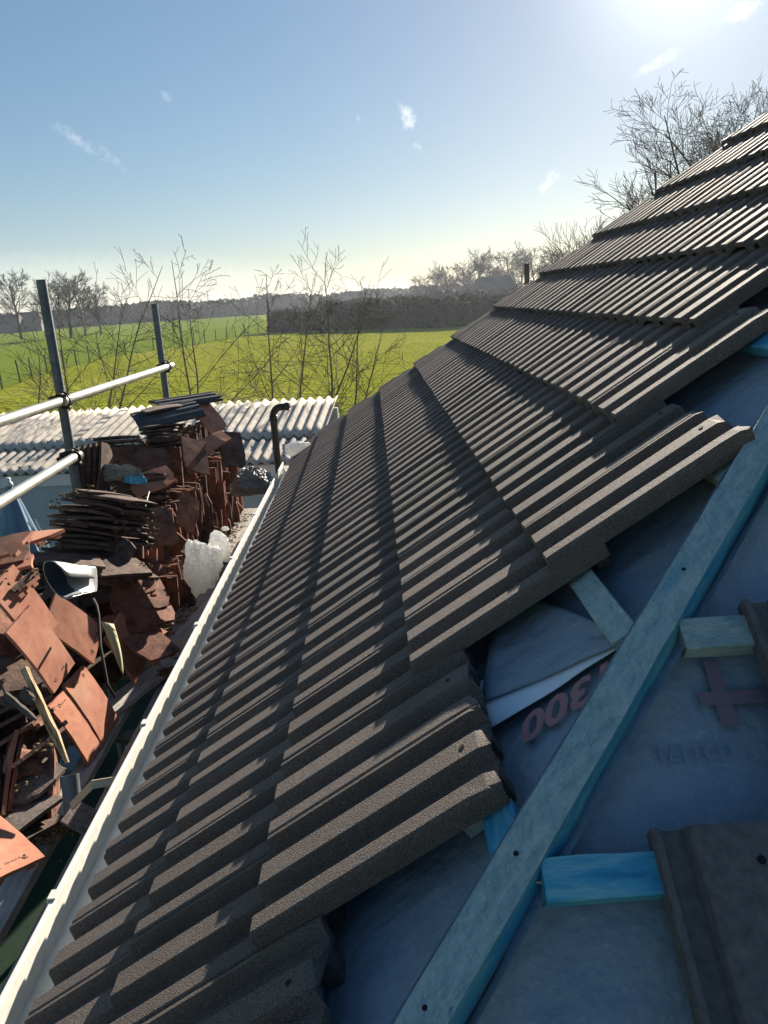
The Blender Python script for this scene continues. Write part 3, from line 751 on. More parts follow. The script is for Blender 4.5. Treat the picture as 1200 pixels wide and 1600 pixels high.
for px, py, d, r_ in ((45, 893, 2.8, .016), (50, 905, 2.85, .012), (60, 1165, 2.56, .014), (40, 1225, 2.42, .012), (70, 1172, 2.52, .014), (250, 975, 3.45, .025), (262, 985, 3.4, .02), (272, 968, 3.6, .02), (225, 985, 3.3, .02)): moss_spots.append((at(px, py, d) if px < 200 else atz(px, py, deck + .02), r_))
# the stamped red tiles in the sun
def stamp(o, word, flip=False):
    for x in (-.040, .040):
        b = MB(); b.tube([(x, CL / 2 - .030, CT / 2 + .0005), (x, CL / 2 - .030, CT / 2 + .0035)], .0045, 10); h_ = b.build('nail_hole', MT['hole']); h_.parent = o
        b = MB(); pts = [(x + .010 * math.cos(t), CL / 2 - .030 + .010 * math.sin(t), CT / 2 + .0032) for t in np.linspace(.2, 2.2, 7)]; b.tube(pts, .0009, 5); h_ = b.build('stamp', MT['hole']); h_.parent = o
    me = text_mesh(word, .013, 0, .0002); t = link('stamp', me, MT['hole']); t.parent = o; t.location = (-.028, CL / 2 - .036, CT / 2 + .0036)
def hero(pos, ydir, nrm, lab, word=None, me=0):
    o = link('clay_tile', CH[me]); o.matrix_world = basis(ydir, nrm, pos); tag(o, lab, 'roof tile')
    if word: stamp(o, word)
    return o
hero((-.261, 1.767, -.150), (-.402, .012, .915), (.912, -.084, .402), 'clean red stamped tile leaning beside the split lath', 'LINXIII')
hero((-.250, 1.890, -.135), (-.40, .03, .915), (.912, -.10, .40), 'clean red tile half hidden behind the stamped one at the lath', 'IINII', 1)
u3 = V((-.38, -.13, .92)); e3 = at(99, 1060, 2.73)
hero(e3 + u3 * .132, -u3, (.91, -.16, .36), 'long red tile with a stamped lower end above the stamped pair', 'IXIII', 2)
e4 = at(66, 996, 2.78)
hero(e4 + u3 * .132 + V((.012, 0, 0)), -u3, (.90, -.18, .38), 'moss topped red tile at the upper end of the leaning row', None, 0)
hero((-.300, 1.968, .146), (.413, .464, -.783), (.910, -.244, .335), 'broad red tile in the curved shadow of the lead sheet', '9III', 1)
hero((-.216, 2.273, -.079), (.256, .299, -.919), (.947, -.267, .177), 'slim red tile behind the yellowed plastic strip', 'I I', 2)
e6, c6 = at(36, 1369, 2.03), at(-22, 1318, 2.10)
hero(c6, e6 - c6, (.45, .0, .89), 'red stamped tile with a broken nib lying lowest of all', 'ILYXLIH', 0)
moss_spots += [(e4 + u3 * .26 + V((.004, 0, 0)), .016), (e4 + u3 * .24 + V((.004, -.02, 0)), .013)]

# old concrete ribbed tiles on top of the pile
def ribbed(pos, ydir, nrm, lab):
    mb = MB(); pr = []
    for i in range(25):
        x = -.165 + .33 * i / 24; ph = (i % 6) / 6
        pr.append((x, .010 * (1 if ph in (0, 1 / 6, 2 / 6) else 0) + .02 * (1 - (x / .165) ** 2)))
    for yy in (-.21, .21):
        for x, z_ in pr: mb.v.append((x, yy, z_ + .006))
        for x, z_ in pr: mb.v.append((x, yy, z_ - .008))
    for i in range(24):
        mb.f += [(i, i + 1, 50 + i + 1, 50 + i), (25 + i + 1, 25 + i, 75 + i, 75 + i + 1), (i + 1, i, 25 + i, 25 + i + 1), (50 + i, 51 + i, 76 + i, 75 + i)]
    mb.f += [(0, 50, 75, 25), (24, 49, 99, 74)]
    o = mb.build('ribbed_tile', MT['clay_grey']); o.matrix_world = basis(ydir, nrm, pos); tag(o, lab, 'roof tile'); return o
MT['clay_grey'] = mat('old_concrete', [(.035, .036, .04), (.07, .07, .075), (.11, .105, .10)], scale=18, rough=.9, bump=.5, bscale=80, bdist=.002)
ribbed(at(262, 650, 5.15), (.90, .40, .10), (-.1, -.25, .96), 'dark grey ribbed tile lying across the summit of the pile')
ribbed(at(290, 628, 5.45), (.85, .5, .03), (-.05, -.1, .99), 'second grey ribbed tile at the back of the summit')
clay(at(325, 650, 5.35), (.5, -.3, -.6), (.6, -.5, .6), 'red clay tile sliding off the summit beside the ribbed tiles', None, CR)

# odds and ends on the pile
def crumple(name, c, rad, seed, mt, lab, cat, sub=4, amp=.5, squash=(1, 1, 1), freq=1.5, facets=0):
    bm = bmesh.new(); bmesh.ops.create_icosphere(bm, subdivisions=sub, radius=1)
    rn_ = random.Random(int(seed * 10)); PL = []
    if facets:
        for _ in range(facets): PL.append((V((rn_.gauss(0, 1), rn_.gauss(0, 1), rn_.gauss(0, 1))).normalized(), rn_.uniform(.62, 1.0)))
    for v in bm.verts:
        p_ = v.co.copy()
        n1 = noise.noise(p_ * freq + V((seed, 0, 0))); n2 = abs(noise.noise(p_ * freq * 2.3 + V((0, seed, 0)))); n3 = abs(noise.noise(p_ * freq * 5 + V((0, 0, seed))))
        n4 = abs(noise.noise(p_ * freq * 8 + V((seed, seed, 0))))
        r_ = 1 + amp * .6 * n1 - amp * .62 * n2 - amp * .30 * n3 - amp * .05 * n4
        if facets:
            r_ = min(1.25, min(dd / max(.05, nn.dot(p_)) for nn, dd in PL if nn.dot(p_) > .05)) * (1 + .13 * n1 - .22 * n2 - .07 * n3)
        v.co = V((p_.x * squash[0], p_.y * squash[1], p_.z * squash[2])) * r_ * rad
    me = bpy.data.meshes.new(name); bm.to_mesh(me); bm.free()
    o = link(name, me, mt); o.location = c; tag(o, lab, cat); return o
bag = crumple('plastic_bag', V(at(315, 886, 4.05)), .140, 3.1, MT['plastic'], 'crumpled white plastic bag stuffed beside the gutter walkway', 'plastic bag', 5, .62, (.85, .8, 1.4), 2.6, 34)
bag.rotation_euler = (0, R(8), 0)
ear = crumple('plastic_bag', V(at(343, 850, 4.25)), .078, 8.7, MT['plastic'], 'small translucent plastic scrap behind the white bag', 'plastic scrap', 5, .8, (1, .6, 1.2), 2.6, 22)
sack = crumple('tarpaulin', V(at(392, 752, 5.5)), .15, 5.3, MT['plastic_grey'], 'dusty grey tarpaulin heaped at the far end of the tile wall', 'tarpaulin', 5, .7, (1.1, 1.2, .85), 2.2, 18)
crumple('plastic_sheet', V(at(194, 738, 4.5)) + V((0, -.09, .02)), .11, 9.2, MT['plastic_grey'], 'dusty clear plastic draped over dark tiles', 'plastic sheet', 4, .8, (1.25, .25, .5))
crumple('plastic_sheet', V(at(205, 845, 3.9)), .06, 4.2, MT['plastic_grey'], 'torn clear plastic hanging beside the thin rod', 'plastic sheet', 4, .9, (.6, .4, 1.3))
crumple('underlay_scrap', V(at(468, 700, 5.9)), .085, 2.2, MT['plastic'], 'crumpled pale underlay sticking out at the gutter end', 'plastic scrap', 5, .8, (1.1, .7, .8), 2.4, 18)
crumple('plastic_scrap', V(at(352, 826, 4.6)), .022, 6.2, MT['plastic'], 'white chip of plastic among the moss', 'plastic scrap', 3, .6, (1.2, .6, .7))
def rod(pts, r_, name, mt, lab, cat):
    b = MB(); b.tube(pts, r_, 8); return tag(b.build(name, mt, None, True), lab, cat)
def stick(p0, p1, wd, th, name, mt, lab, cat, nrm=(0, -1, .3)):
    p0, p1 = V(p0), V(p1); L = p1 - p0; b = MB(); seg = 7
    for i in range(seg + 1):
        t = i / seg; k = 1 - .7 * max(0, t - .75) * 4 * .8
        for a, c in ((-1, -1), (1, -1), (1, 1), (-1, 1)): b.v.append((a * wd / 2 * k + random.uniform(-.1, .1) * wd, L.length * t, c * th / 2 * k + random.uniform(-.12, .12) * th))
    for i in range(seg):
        for k in range(4):
            a, b_ = i * 4 + k, i * 4 + (k + 1) % 4; b.f.append((a, b_, b_ + 4, a + 4))
    b.f.append((3, 2, 1, 0)); b.f.append((seg * 4, seg * 4 + 1, seg * 4 + 2, seg * 4 + 3))
    o = b.build(name, mt); o.matrix_world = basis(L, nrm, p0); tag(o, lab, cat); return o
stick(at(38, 1045, 2.5), at(106, 1192, 2.32), .022, .014, 'split_lath', MT['wood_raw'], 'split yellow lath leaning in front of the stamped red tile', 'lath')
stick(at(36, 1080, 2.45), at(52, 1100, 2.4), .03, .012, 'dark_stick', MT['bark'], 'short dark stick behind the split lath', 'stick')
stick(at(8, 1085, 2.4), at(56, 1125, 2.35), .016, .012, 'dark_stick', MT['bark'], 'thin dark stick crossing the jumbled tiles', 'stick')
stick(at(196, 748, 4.40), at(229, 751, 4.42), .045, .03, 'batten_offcut', MT['batten_blue'], 'short bright blue batten offcut on the flat stack', 'batten offcut')
clay(at(238, 752, 4.5), (.6, .5, .1), (0, -.6, .8), 'pale dusty broken tile beside the blue batten offcut', None, CR)
rod([at(233, 768, 4.3), at(222, 810, 4.22), at(217, 840, 4.15)], .004, 'thin_rod', MT['pipe_grey'], 'thin grey rod leaning on the upper flat stack', 'rod')
stick(at(224, 824, 4.1), at(214, 856, 4.05), .03, .012, 'slate_slip', MT['clay_grey'], 'narrow slate slip at the foot of the thin rod', 'slate')
rod([at(146, 936, 2.9), at(151, 946, 2.85), at(154, 960, 2.8), at(157, 1010, 2.72), at(168, 1070, 2.6), at(180, 1090, 2.6)], .005, 'bent_bar', MT['hole'], 'bent dark bar hanging over the leaning red tiles', 'bar')
# lead sheet: a rolled cone of flashing
b = MB(); nu, nv_ = 18, 8
c0, c1 = V(at(90, 906, 2.62)), V(at(150, 905, 2.86)); ax = (c1 - c0); L = ax.normalized(); e1 = (UPV * .93 - RT * .36); e1 = (e1 - L * e1.dot(L)).normalized(); e2 = L.cross(e1)
for j in range(nv_ + 1):
    t = j / nv_
    for i in range(nu + 1):
        a = R(165) + R(285) * i / nu
        ra, rb = .068 * (1 - t) + .046 * t, .036 * (1 - t) + .006 * t
        p_ = c0 + ax * (t * (1 + .12 * math.cos(a + .6))) + e1 * ra * math.cos(a) + e2 * rb * math.sin(a) + L * (-.03 * math.cos(a) * (1 - t)) + V((0, 0, .003 * noise.noise(V((i * .5, j * .6, 1)))))
        b.v.append(tuple(p_))
for j in range(nv_):
    for i in range(nu):
        k = j * (nu + 1) + i; b.f.append((k, k + 1, k + nu + 2, k + nu + 1))
inn = MB(); cen = [c0 + ax * (j / nv_) for j in range(nv_ + 1)]  # added inner skin, its dark colour paints the shade inside the curl
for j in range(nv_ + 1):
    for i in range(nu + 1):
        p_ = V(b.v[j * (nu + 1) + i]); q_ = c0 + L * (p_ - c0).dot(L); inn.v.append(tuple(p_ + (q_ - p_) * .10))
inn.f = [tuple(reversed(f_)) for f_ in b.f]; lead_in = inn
o = b.build('lead_sheet', MT['lead'], None, True); o.modifiers.new('s', 'SOLIDIFY').thickness = .0025
tag(o, 'curled sheet of grey lead flashing lying on the near stack', 'lead sheet')
li = lead_in.build('shade_lining', MT['lining_shade'], o, True)
# yellowed plastic strip
b = MB(); A, B, C_, D = at(156, 972, 2.95), at(172, 972, 2.95), at(192, 1052, 2.98), at(190, 1050, 2.97)
A, B = V(at(157, 971, 2.92)), V(at(178, 975, 2.94)); C_ = V(at(193, 1057, 2.98)); D = V(at(183, 1035, 2.93))
n_ = 8
for i in range(n_ + 1):
    t = i / n_; a_, b_ = A.lerp(D, t), B.lerp(C_, t); bow = V((.02, -.02, .0)) * math.sin(math.pi * t)
    b.v += [tuple(a_ + bow * .2), tuple(a_.lerp(b_, .5) + bow), tuple(b_ + bow * .6)]
for i in range(n_):
    for k in range(2): a_ = i * 3 + k; b.f.append((a_, a_ + 1, a_ + 4, a_ + 3))
o = b.build('plastic_strip', MT['yellowed'], None, True); o.modifiers.new('s', 'SOLIDIFY').thickness = .001
tag(o, 'yellowed curved plastic strip standing before the slim red tile', 'plastic strip')
clay(at(205, 982, 3.5), (.75, -.25, -.3), (.3, -.1, .9), 'pale lichen covered tile behind the yellowed strip', None, CR)
clay(at(226, 1002, 3.42), (.6, -.4, -.3), (.3, -.2, .9), 'small broken mossy tile behind the slim red tile', None, CM)
# grey pipe stub
b = MB(); p0, p1 = V(at(114, 1262, 2.40)), V(at(109, 1211, 2.42)); b.pipe(p1 + (p0 - p1) * 1.5, p1, .0265, .0232, 24)
o = b.build('pipe_stub', MT['pipe_grey'], None, True); o.modifiers.new('e', 'EDGE_SPLIT').split_angle = R(40)
tag(o, 'open grey plastic pipe stub standing between rubble and gutter', 'pipe')
# folded pale strap from the gutter to the pipe
b = MB()
q0, q1, q2 = V(atz(188, 1217, .10)), V(at(145, 1224, 2.12)), V(at(113, 1258, 2.2))
wdv = V((0, 0, -1))
for p_ in (q0, q1, q2): b.v += [tuple(p_ + V((0, .0, .010))), tuple(p_ + V((.004, -.008, -.010)))]
b.f += [(0, 1, 3, 2), (2, 3, 5, 4)]
o = b.build('wood_strap', MT['wood_pale'], None); sm_ = o.modifiers.new('s', 'SOLIDIFY'); sm_.thickness = .006
tag(o, 'folded pale strap reaching from the gutter to the grey pipe', 'strap')
# rough sheet of dusty board below the strap
b = MB(); b.box((0, 0, 0), (.085, .085, .008)); o = b.build('board_scrap', MT['clay_stone']); o.matrix_world = basis((.2, .9, .1), (.3, -.6, .7), at(128, 1278, 2.25)); tag(o, 'square dusty board scrap below the pale strap', 'board')

# moss, crumbs and grit
def lumps(spots, name, mt, lab, n_each=7, seed=4):
    rn = random.Random(seed); b = MB()
    base = [V(p_) for p_ in ((0, 0, 1), (.89, 0, .45), (.28, .85, .45), (-.72, .53, .45), (-.72, -.53, .45), (.28, -.85, .45), (.72, .53, -.45), (-.28, .85, -.45), (-.89, 0, -.45), (-.28, -.85, -.45), (.72, -.53, -.45), (0, 0, -1))]
    F = [(0, 1, 2), (0, 2, 3), (0, 3, 4), (0, 4, 5), (0, 5, 1), (1, 6, 2), (2, 7, 3), (3, 8, 4), (4, 9, 5), (5, 10, 1), (6, 7, 2), (7, 8, 3), (8, 9, 4), (9, 10, 5), (10, 6, 1), (11, 7, 6), (11, 8, 7), (11, 9, 8), (11, 10, 9), (11, 6, 10)]
    for c, rad in spots:
        for k in range(n_each):
            r_ = rad * rn.uniform(.25, .75); o_ = V(c) + V((rn.gauss(0, 1), rn.gauss(0, 1), rn.gauss(0, .5))) * rad * 1.1
            b.add([o_ + V((v.x, v.y, v.z * .7)) * r_ * rn.uniform(.6, 1.3) for v in base], F)
    o = b.build(name, mt); tag(o, lab, 'moss', kind='stuff')
lumps(moss_spots, 'moss_debris', MT['moss'], 'dry moss clumps clinging to the ends of the clay tiles')
rn = random.Random(9); grit = []
for k in range(260):
    y = rn.uniform(2.5, 5.3); x = -.27 + rn.gauss(0, .06) + (.06 if y > 2.4 else 0); grit.append(((x, y, deck + .008 + abs(rn.gauss(0, .012))), rn.uniform(.006, .016)))
for k in range(120): grit.append(((rn.uniform(-.14, .13), rn.uniform(.7, 2.8), deck + .002), rn.uniform(.0015, .005)))
for k in range(90):
    p_ = at(rn.uniform(0, 90), rn.uniform(1150, 1310), 2.45); grit.append(((p_.x, p_.y, deck + rn.uniform(0, .05)), rn.uniform(.006, .014)))
for k in range(70):
    p_ = at(rn.uniform(235, 300), rn.uniform(930, 1010), 3.45); grit.append(((p_.x, p_.y, deck + rn.uniform(.0, .06)), rn.uniform(.008, .02)))
lumps(grit, 'rubble', MT['moss'], 'mossy crumbs and grit along the foot of the tile pile', 4, 5)
# broken crumbs of clay as loose stuff inside the pile (fills the core of the heap)
core = MB(); rn = random.Random(21)
def shard(c, r_):
    m_ = M.Rotation(rn.uniform(0, 6.28), 3, 'Z') @ M.Rotation(rn.gauss(0, .5), 3, 'X') @ M.Rotation(rn.gauss(0, .4), 3, 'Y')
    core.box(c, (r_, r_ * rn.uniform(.6, 1.2), .013), m_, r_ * .08)
for k in range(900):
    y = rn.uniform(1.5, 5.4); x = rn.uniform(-.80, -.42)
    topz = .28 if y > 3.5 else (.12 if y > 2.5 else .02)
    if y > 2.0 or x < -.5: shard((x, y, rn.uniform(deck + .02, topz)), rn.uniform(.10, .20))
for k in range(120):
    p_ = V(at(rn.uniform(-30, 90), rn.uniform(1050, 1310), rn.uniform(2.5, 2.8)))
    shard((min(p_.x, -.42), p_.y, max(min(p_.z, -.05), deck + .01)), rn.uniform(.05, .14))
tag(core.build('tile_rubble', MT['clay_dark']), 'broken dark clay fragments filling the core of the pile', 'rubble', kind='stuff')

# ------------------------------------------------------------------ black flue pipe, parasol, shed
b = MB(); pt = V(at(427, 652, 7.0)); pbm = V((pt.x + .01, pt.y - .02, GZ))
r_ = .031; arc = [pt + V((0, 0, -.02))]
el = V(at(452, 631, 7.02))
pts = [pbm, V((pt.x, pt.y, pt.z - .3)), pt]
for k in range(1, 7):
    t = k / 6 * math.pi / 2; pts.append(pt + V((.07 * (1 - math.cos(t)), 0, .085 * math.sin(t))))
pts.append(pts[-1] + V((.075, 0, .004)))
b.tube(pts, r_, 18); fl = b.build('flue_pipe', MT['pipe_black'], None, True); fl.modifiers.new('e', 'EDGE_SPLIT').split_angle = R(50)
tag(fl, 'black pipe with an elbow rising past the end of the gutter', 'pipe')
b = MB(); b.pipe(pts[-1] + V((-.03, 0, -.001)), pts[-1] + V((.006, 0, 0)), .036, .028, 18); o = b.build('collar', MT['pipe_black'], None, True); o.parent = fl
b = MB(); b.pipe(V((pt.x, pt.y, pt.z - .03)), V((pt.x, pt.y, pt.z + .02)), .035, .03, 18); o = b.build('collar', MT['pipe_black'], None, True); o.parent = fl

par = empty('parasol', (*at(14, 760, 6.3).xy, GZ)); pl = par.location
tag(par, 'folded blue canvas parasol standing before the pale shed wall', 'parasol')
ptop = at(14, 745, 6.3).z
b = MB(); nu, rows = 40, 9
for j in range(rows + 1):
    t = j / rows; zt = ptop - GZ - .06 - 1.5 * t; rad = .02 + .17 * min(1, t * 2.0) ** .8 + .03 * t
    for i in range(nu):
        a = 2 * math.pi * i / nu; rr = rad * (1 + .32 * (abs(math.sin(a * 4 + .3)) - .5) * min(1, t * 3)) + .004 * noise.noise(V((i * .4, j, 0)))
        b.v.append((rr * math.cos(a), rr * math.sin(a), zt))
for j in range(rows):
    for i in range(nu): a_, c = j * nu + i, j * nu + (i + 1) % nu; b.f.append((a_, c, c + nu, a_ + nu))
b.build('canopy', MT['parasol'], par, True)
b = MB(); b.tube([(0, 0, 0), (0, 0, ptop - GZ - .03)], .02, 12); b.build('pole', MT['white_board'], par, True)
b = MB(); zz = ptop - GZ; b.tube([(0, 0, zz - .07), (0, 0, zz - .045), (0, 0, zz - .03), (0, 0, zz - .01), (0, 0, zz)], [.035, .03, .018, .024, .008], 12); b.build('finial', MT['white_board'], par, True)
b = MB(); b.tube([(0, 0, 0), (0, 0, .08)], .25, 20); b.build('base', MT['pipe_grey'], par)
for k, a in enumerate((0.4, .9)):
    b = MB(); b.tube([(.17 * math.cos(a - 1), .17 * math.sin(a - 1), zz - .35), (.24, -.05 + .04 * k, zz - .6), (.26, -.04 + .04 * k, zz - .72)], .008, 6); b.build('strap', MT['white_board'], par)

shed = empty('shed', (-2.5, 9.5, GZ)); SHI = M.Translation(-V((-2.5, 9.5, GZ)))
tag(shed, 'low shed with a pale corrugated cement roof and blue grey walls', 'shed')
Fc = at(527, 622, 11.2); rot = R(5); slope = R(11)
eX = V((-math.cos(rot), math.sin(rot), 0)); eD = V((-math.sin(rot), -math.cos(rot), 0)) * math.cos(slope) + V((0, 0, -1)) * math.sin(slope); eN = eX.cross(eD); eN = eN if eN.z > 0 else -eN
PIT = .130
def sheet(u0, ncor, v0, v1, lift):
    mb = MB(); pit = PIT; st = 6; rws = 5
    for j in range(rws + 1):
        v = v0 + (v1 - v0) * j / rws
        for i in range(ncor * st + 1):
            u = u0 + pit * i / st; h_ = .027 * math.cos(2 * math.pi * i / st) + lift + .008 * (v - v0) / (v1 - v0) + .002 * noise.noise(V((u, v, 0)))
            mb.v.append(tuple(Fc + eX * u + eD * v + eN * h_))
    w_ = ncor * st + 1
    for j in range(rws):
        for i in range(ncor * st): a_ = j * w_ + i; mb.f.append((a_, a_ + 1, a_ + w_ + 1, a_ + w_))
    o = mb.build('roof_sheet', MT['asbestos'], None, True); s2 = o.modifiers.new('s', 'SOLIDIFY'); s2.thickness = .007
    o.parent = shed; o.matrix_parent_inverse = SHI
    bl = MB()
    for i in range(0, ncor, 3):
        q = Fc + eX * (u0 + PIT * i) + eD * (v1 - .12) + eN * (.027 + lift + .012); bl.tube([q, q + eN * .016], .014, 6)
    o2 = bl.build('roof_bolt', MT['pipe_grey']); o2.parent = shed; o2.matrix_parent_inverse = SHI
for i in range(12):
    sheet(i * 7 * PIT, 7, -.05, 1.45, 0 + .007 * (i % 2)); sheet(i * 7 * PIT, 7, 1.36, 2.25, -.020 + .007 * (i % 2))
D2 = 2.12
lowc = Fc + eD * D2
b = MB()
wt = lowc + eN * -.06
def sh(mb, name, mt):
    o = mb.build(name, MT[mt]); o.parent = shed; o.matrix_parent_inverse = SHI; return o
mrot = M.Rotation(-rot, 3, 'Z')
mid = lowc + eX * 5.6
b = MB(); b.box((mid.x, mid.y, (GZ + lowc.z - .1) / 2), (11.2, .08, lowc.z - .1 - GZ), mrot); sh(b, 'wall', 'shed_wall')
b = MB(); q = mid + V((0, -.06, -.14)); b.box(q, (11.2, .025, .14), mrot); sh(b, 'fascia', 'white_board')
midb = Fc + eX * 5.6
b = MB(); b.box((midb.x, midb.y - .1, (GZ + Fc.z - .12) / 2), (11.2, .08, Fc.z - .12 - GZ), mrot); sh(b, 'wall', 'shed_wall')
q = Fc.lerp(lowc, .5) + eX * .05; b = MB(); b.box((q.x, q.y, (GZ + lowc.z - .1) / 2), (.08, 2.2, lowc.z - .1 - GZ), mrot); sh(b, 'wall', 'shed_wall')

# ------------------------------------------------------------------ bare trees
class Tree:
    def __init__(s, seed): s.r = random.Random(seed); s.tr = MB(); s.br = MB()
    def grow(s, p, d, ln, rad, lev, maxlev, kids, bend, upw, spread, nseg=4, sides=5, minr=.002, into=None, kf=1.0):
        r_ = s.r; pts = [V(p)]; rads = [rad]; d = V(d).normalized(); ds = [d]
        for i in range(nseg):
            d = (d + V((r_.gauss(0, bend), r_.gauss(0, bend), r_.gauss(0, bend) + upw))).normalized()
            pts.append(pts[-1] + d * ln / nseg); rads.append(max(minr, rad * (1 - (.62 if kf == 1.0 and lev == 0 else .86) * (i + 1) / nseg))); ds.append(d)
        (into or (s.tr if lev == 0 else s.br)).tube(pts, rads, max(3, sides - lev), cap=False)
        if lev >= maxlev: return
        n = kids[lev]
        for k in range(n):
            t = (.28 if lev == 0 else .2) + (.98 - (.28 if lev == 0 else .2)) * (k + r_.random() * .8) / n
            i = min(nseg - 1, int(t * nseg)); f = t * nseg - i
            q = pts[i].lerp(pts[i + 1], f); dd = ds[i + 1]
            az = r_.uniform(0, 6.283); o_ = dd.orthogonal().normalized(); o_ = M.Rotation(az, 3, dd) @ o_
            an = spread[lev] * r_.uniform(.7, 1.25)
            nd = dd * math.cos(an) + o_ * math.sin(an)
            s.grow(q, nd, ln * kf * r_.uniform(.42, .68) * (1.05 - .45 * t if kf == 1.0 or lev else 1.25 - .95 * t), max(minr, (rads[i] * (1 - f) + rads[i + 1] * f) * r_.uniform(.45, .62)), lev + 1, maxlev, kids, bend, upw, spread, max(3, nseg - 1), sides, minr, None, 1 if lev else kf ** -.4)
def plant(name, T, loc, lab, cat, grp, mt_t='bark', mt_b='twig'):
    e_ = empty(name, loc); tag(e_, lab, cat, grp)
    T.tr.build('trunk', MT[mt_t], e_, True); T.br.build('branches', MT[mt_b], e_); return e_
GS = 'bare saplings behind the shed'
SAP = [((42, 630), (4, 490), 13.2, 'thin bare sapling at the picture edge leaning outwards over the fence'), ((98, 600), (40, 440), 13.6, 'bare sapling half hidden by the tall scaffold standard'),
       ((131, 640), (140, 432), 13.4, 'twin stemmed bare sapling between the standard and the tall forked one'), ((160, 640), (218, 372), 13.8, 'tall forked bare sapling with a bright tag on its stem'),
       ((276, 640), (262, 428), 13.0, 'bare sapling just beyond the shorter scaffold standard'), ((314, 645), (292, 378), 12.8, 'straight bare sapling above the ribbed tiles at the summit'),
       ((416, 632), (402, 400), 13.4, 'bare sapling rising behind the black elbow pipe'), ((452, 630), (420, 405), 13.9, 'crooked bare sapling crossing the dark hedge end'),
       ((487, 630), (500, 400), 13.2, 'bare sapling with a fan of twigs beside the hedge end'), ((524, 640), (566, 368), 13.6, 'tallest bare sapling leaning towards the tiled roof'),
       ((543, 640), (562, 440), 14.2, 'slender bare sapling close behind the tallest one'), ((558, 640), (585, 500), 14.6, 'short bare sapling nearest to the tiled roof edge')]
for k, (bp, tp, d, lab) in enumerate(SAP):
    b0 = at(*bp, d); t0 = at(*tp, d); dv = (t0 - b0).normalized()
    base = V((b0.x - dv.x / max(dv.z, .3) * (b0.z - GZ) * .5, b0.y, GZ)); L = (t0 - base).length
    T = Tree(100 + k); T.grow((0, 0, 0), (t0 - base).normalized(), L * .94, .031, 0, 3, (12, 4, 2), .085, .014, (.95, .8, .7), 9, 6, .0032, kf=.74)
    plant('sapling', T, base, lab, 'tree', GS)
# undergrowth of thin shoots
T = Tree(77); b = MB()
for k in range(90):
    px = T.r.uniform(-20, 620); d = T.r.uniform(12.8, 16); p_ = at(px, 640, d); q = V((p_.x, p_.y, GZ)); hgt = T.r.uniform(.9, 2.3)
    pts = [q]; dd = V((T.r.gauss(0, .35), T.r.gauss(0, .2), 1)).normalized()
    for i in range(4): dd = (dd + V((T.r.gauss(0, .15), T.r.gauss(0, .1), 0))).normalized(); pts.append(pts[-1] + dd * hgt / 4)
    b.tube(pts, [.005, .0045, .004, .003, .002], 3, False)
tag(b.build('undergrowth', MT['twig']), 'tangle of thin bare shoots between the saplings', 'undergrowth', kind='stuff')

# the large bare trees behind the roof
def grow2(T, p, d, ln, rad, lev, maxlev, kids, lr, spread, bend, upw, minr, ns=5):
    r_ = T.r; pts = [V(p)]; rads = [rad]; d = V(d).normalized(); ds = [d]
    for i in range(ns):
        d = (d + V((r_.gauss(0, bend), r_.gauss(0, bend), r_.gauss(0, bend) + upw))).normalized(); pts.append(pts[-1] + d * ln / ns); rads.append(max(minr, rad * (1 - .7 * (i + 1) / ns))); ds.append(d)
    (T.tr if lev == 0 else T.br).tube(pts, rads, max(3, 7 - lev), cap=False)
    if lev >= maxlev: return
    n = kids[lev]
    for k in range(n):
        t = .38 + .62 * (k + r_.random()) / n if lev == 0 else .18 + .82 * (k + r_.random()) / n
        t = min(t, .99); i = min(ns - 1, int(t * ns)); q = pts[i].lerp(pts[i + 1], t * ns - i); dd = ds[i + 1]
        o_ = dd.orthogonal().normalized(); o_ = M.Rotation(r_.uniform(0, 6.283), 3, dd) @ o_; an = spread * r_.uniform(.6, 1.3)
        grow2(T, q, dd * math.cos(an) + o_ * math.sin(an), ln * lr * r_.uniform(.75, 1.15) * (1.0 if lev == 0 else 1.1 - .45 * t), max(minr, rads[i] * r_.uniform(.4, .55)), lev + 1, maxlev, kids, lr, spread, bend, upw, minr, ns)
BT = [((1062, 122), 27, 9, .78, 'large bare tree with a spreading crown rising behind the tiled roof'), ((1190, 100), 30, 14, .78, 'large bare tree at the top edge of the tiled roof under the sun'),
      ((905, 338), 42, 31, .62, 'small bare tree peeping over the middle of the roof edge'), ((868, 374), 55, 35, .6, 'small rounded bare tree beside the dark post'), ((945, 318), 36, 39, .6, 'small bare tree between the roof edge and the large tree')]
for k, (tp, d, sd_, sp_, lab) in enumerate(BT):
    tpz = at(*tp, d); base = V((tpz.x, tpz.y, GZ)); H = tpz.z - GZ; big = k < 2
    T = Tree(300 + sd_); grow2(T, (0, 0, 0), (0, 0, 1), 1.0, .05, 0, 4 if big else 3, (13, 8, 6, 5) if big else (10, 9, 7), .60 if big else .68, sp_, .09, .05, .0011 if big else .0018)
    top = max(v[2] for v in T.br.v); f = H / top
    T.tr.v = [tuple(c * f for c in v) for v in T.tr.v]; T.br.v = [tuple(c * f for c in v) for v in T.br.v]
    plant('bare_tree', T, base, lab, 'tree', 'bare trees behind the roof')
p_ = at(823, 412, 13); b = MB(); b.tube([(p_.x, p_.y, GZ), (p_.x, p_.y, p_.z)], .045, 12); tag(b.build('post', MT['post']), 'dark post standing up behind the roof edge', 'post')

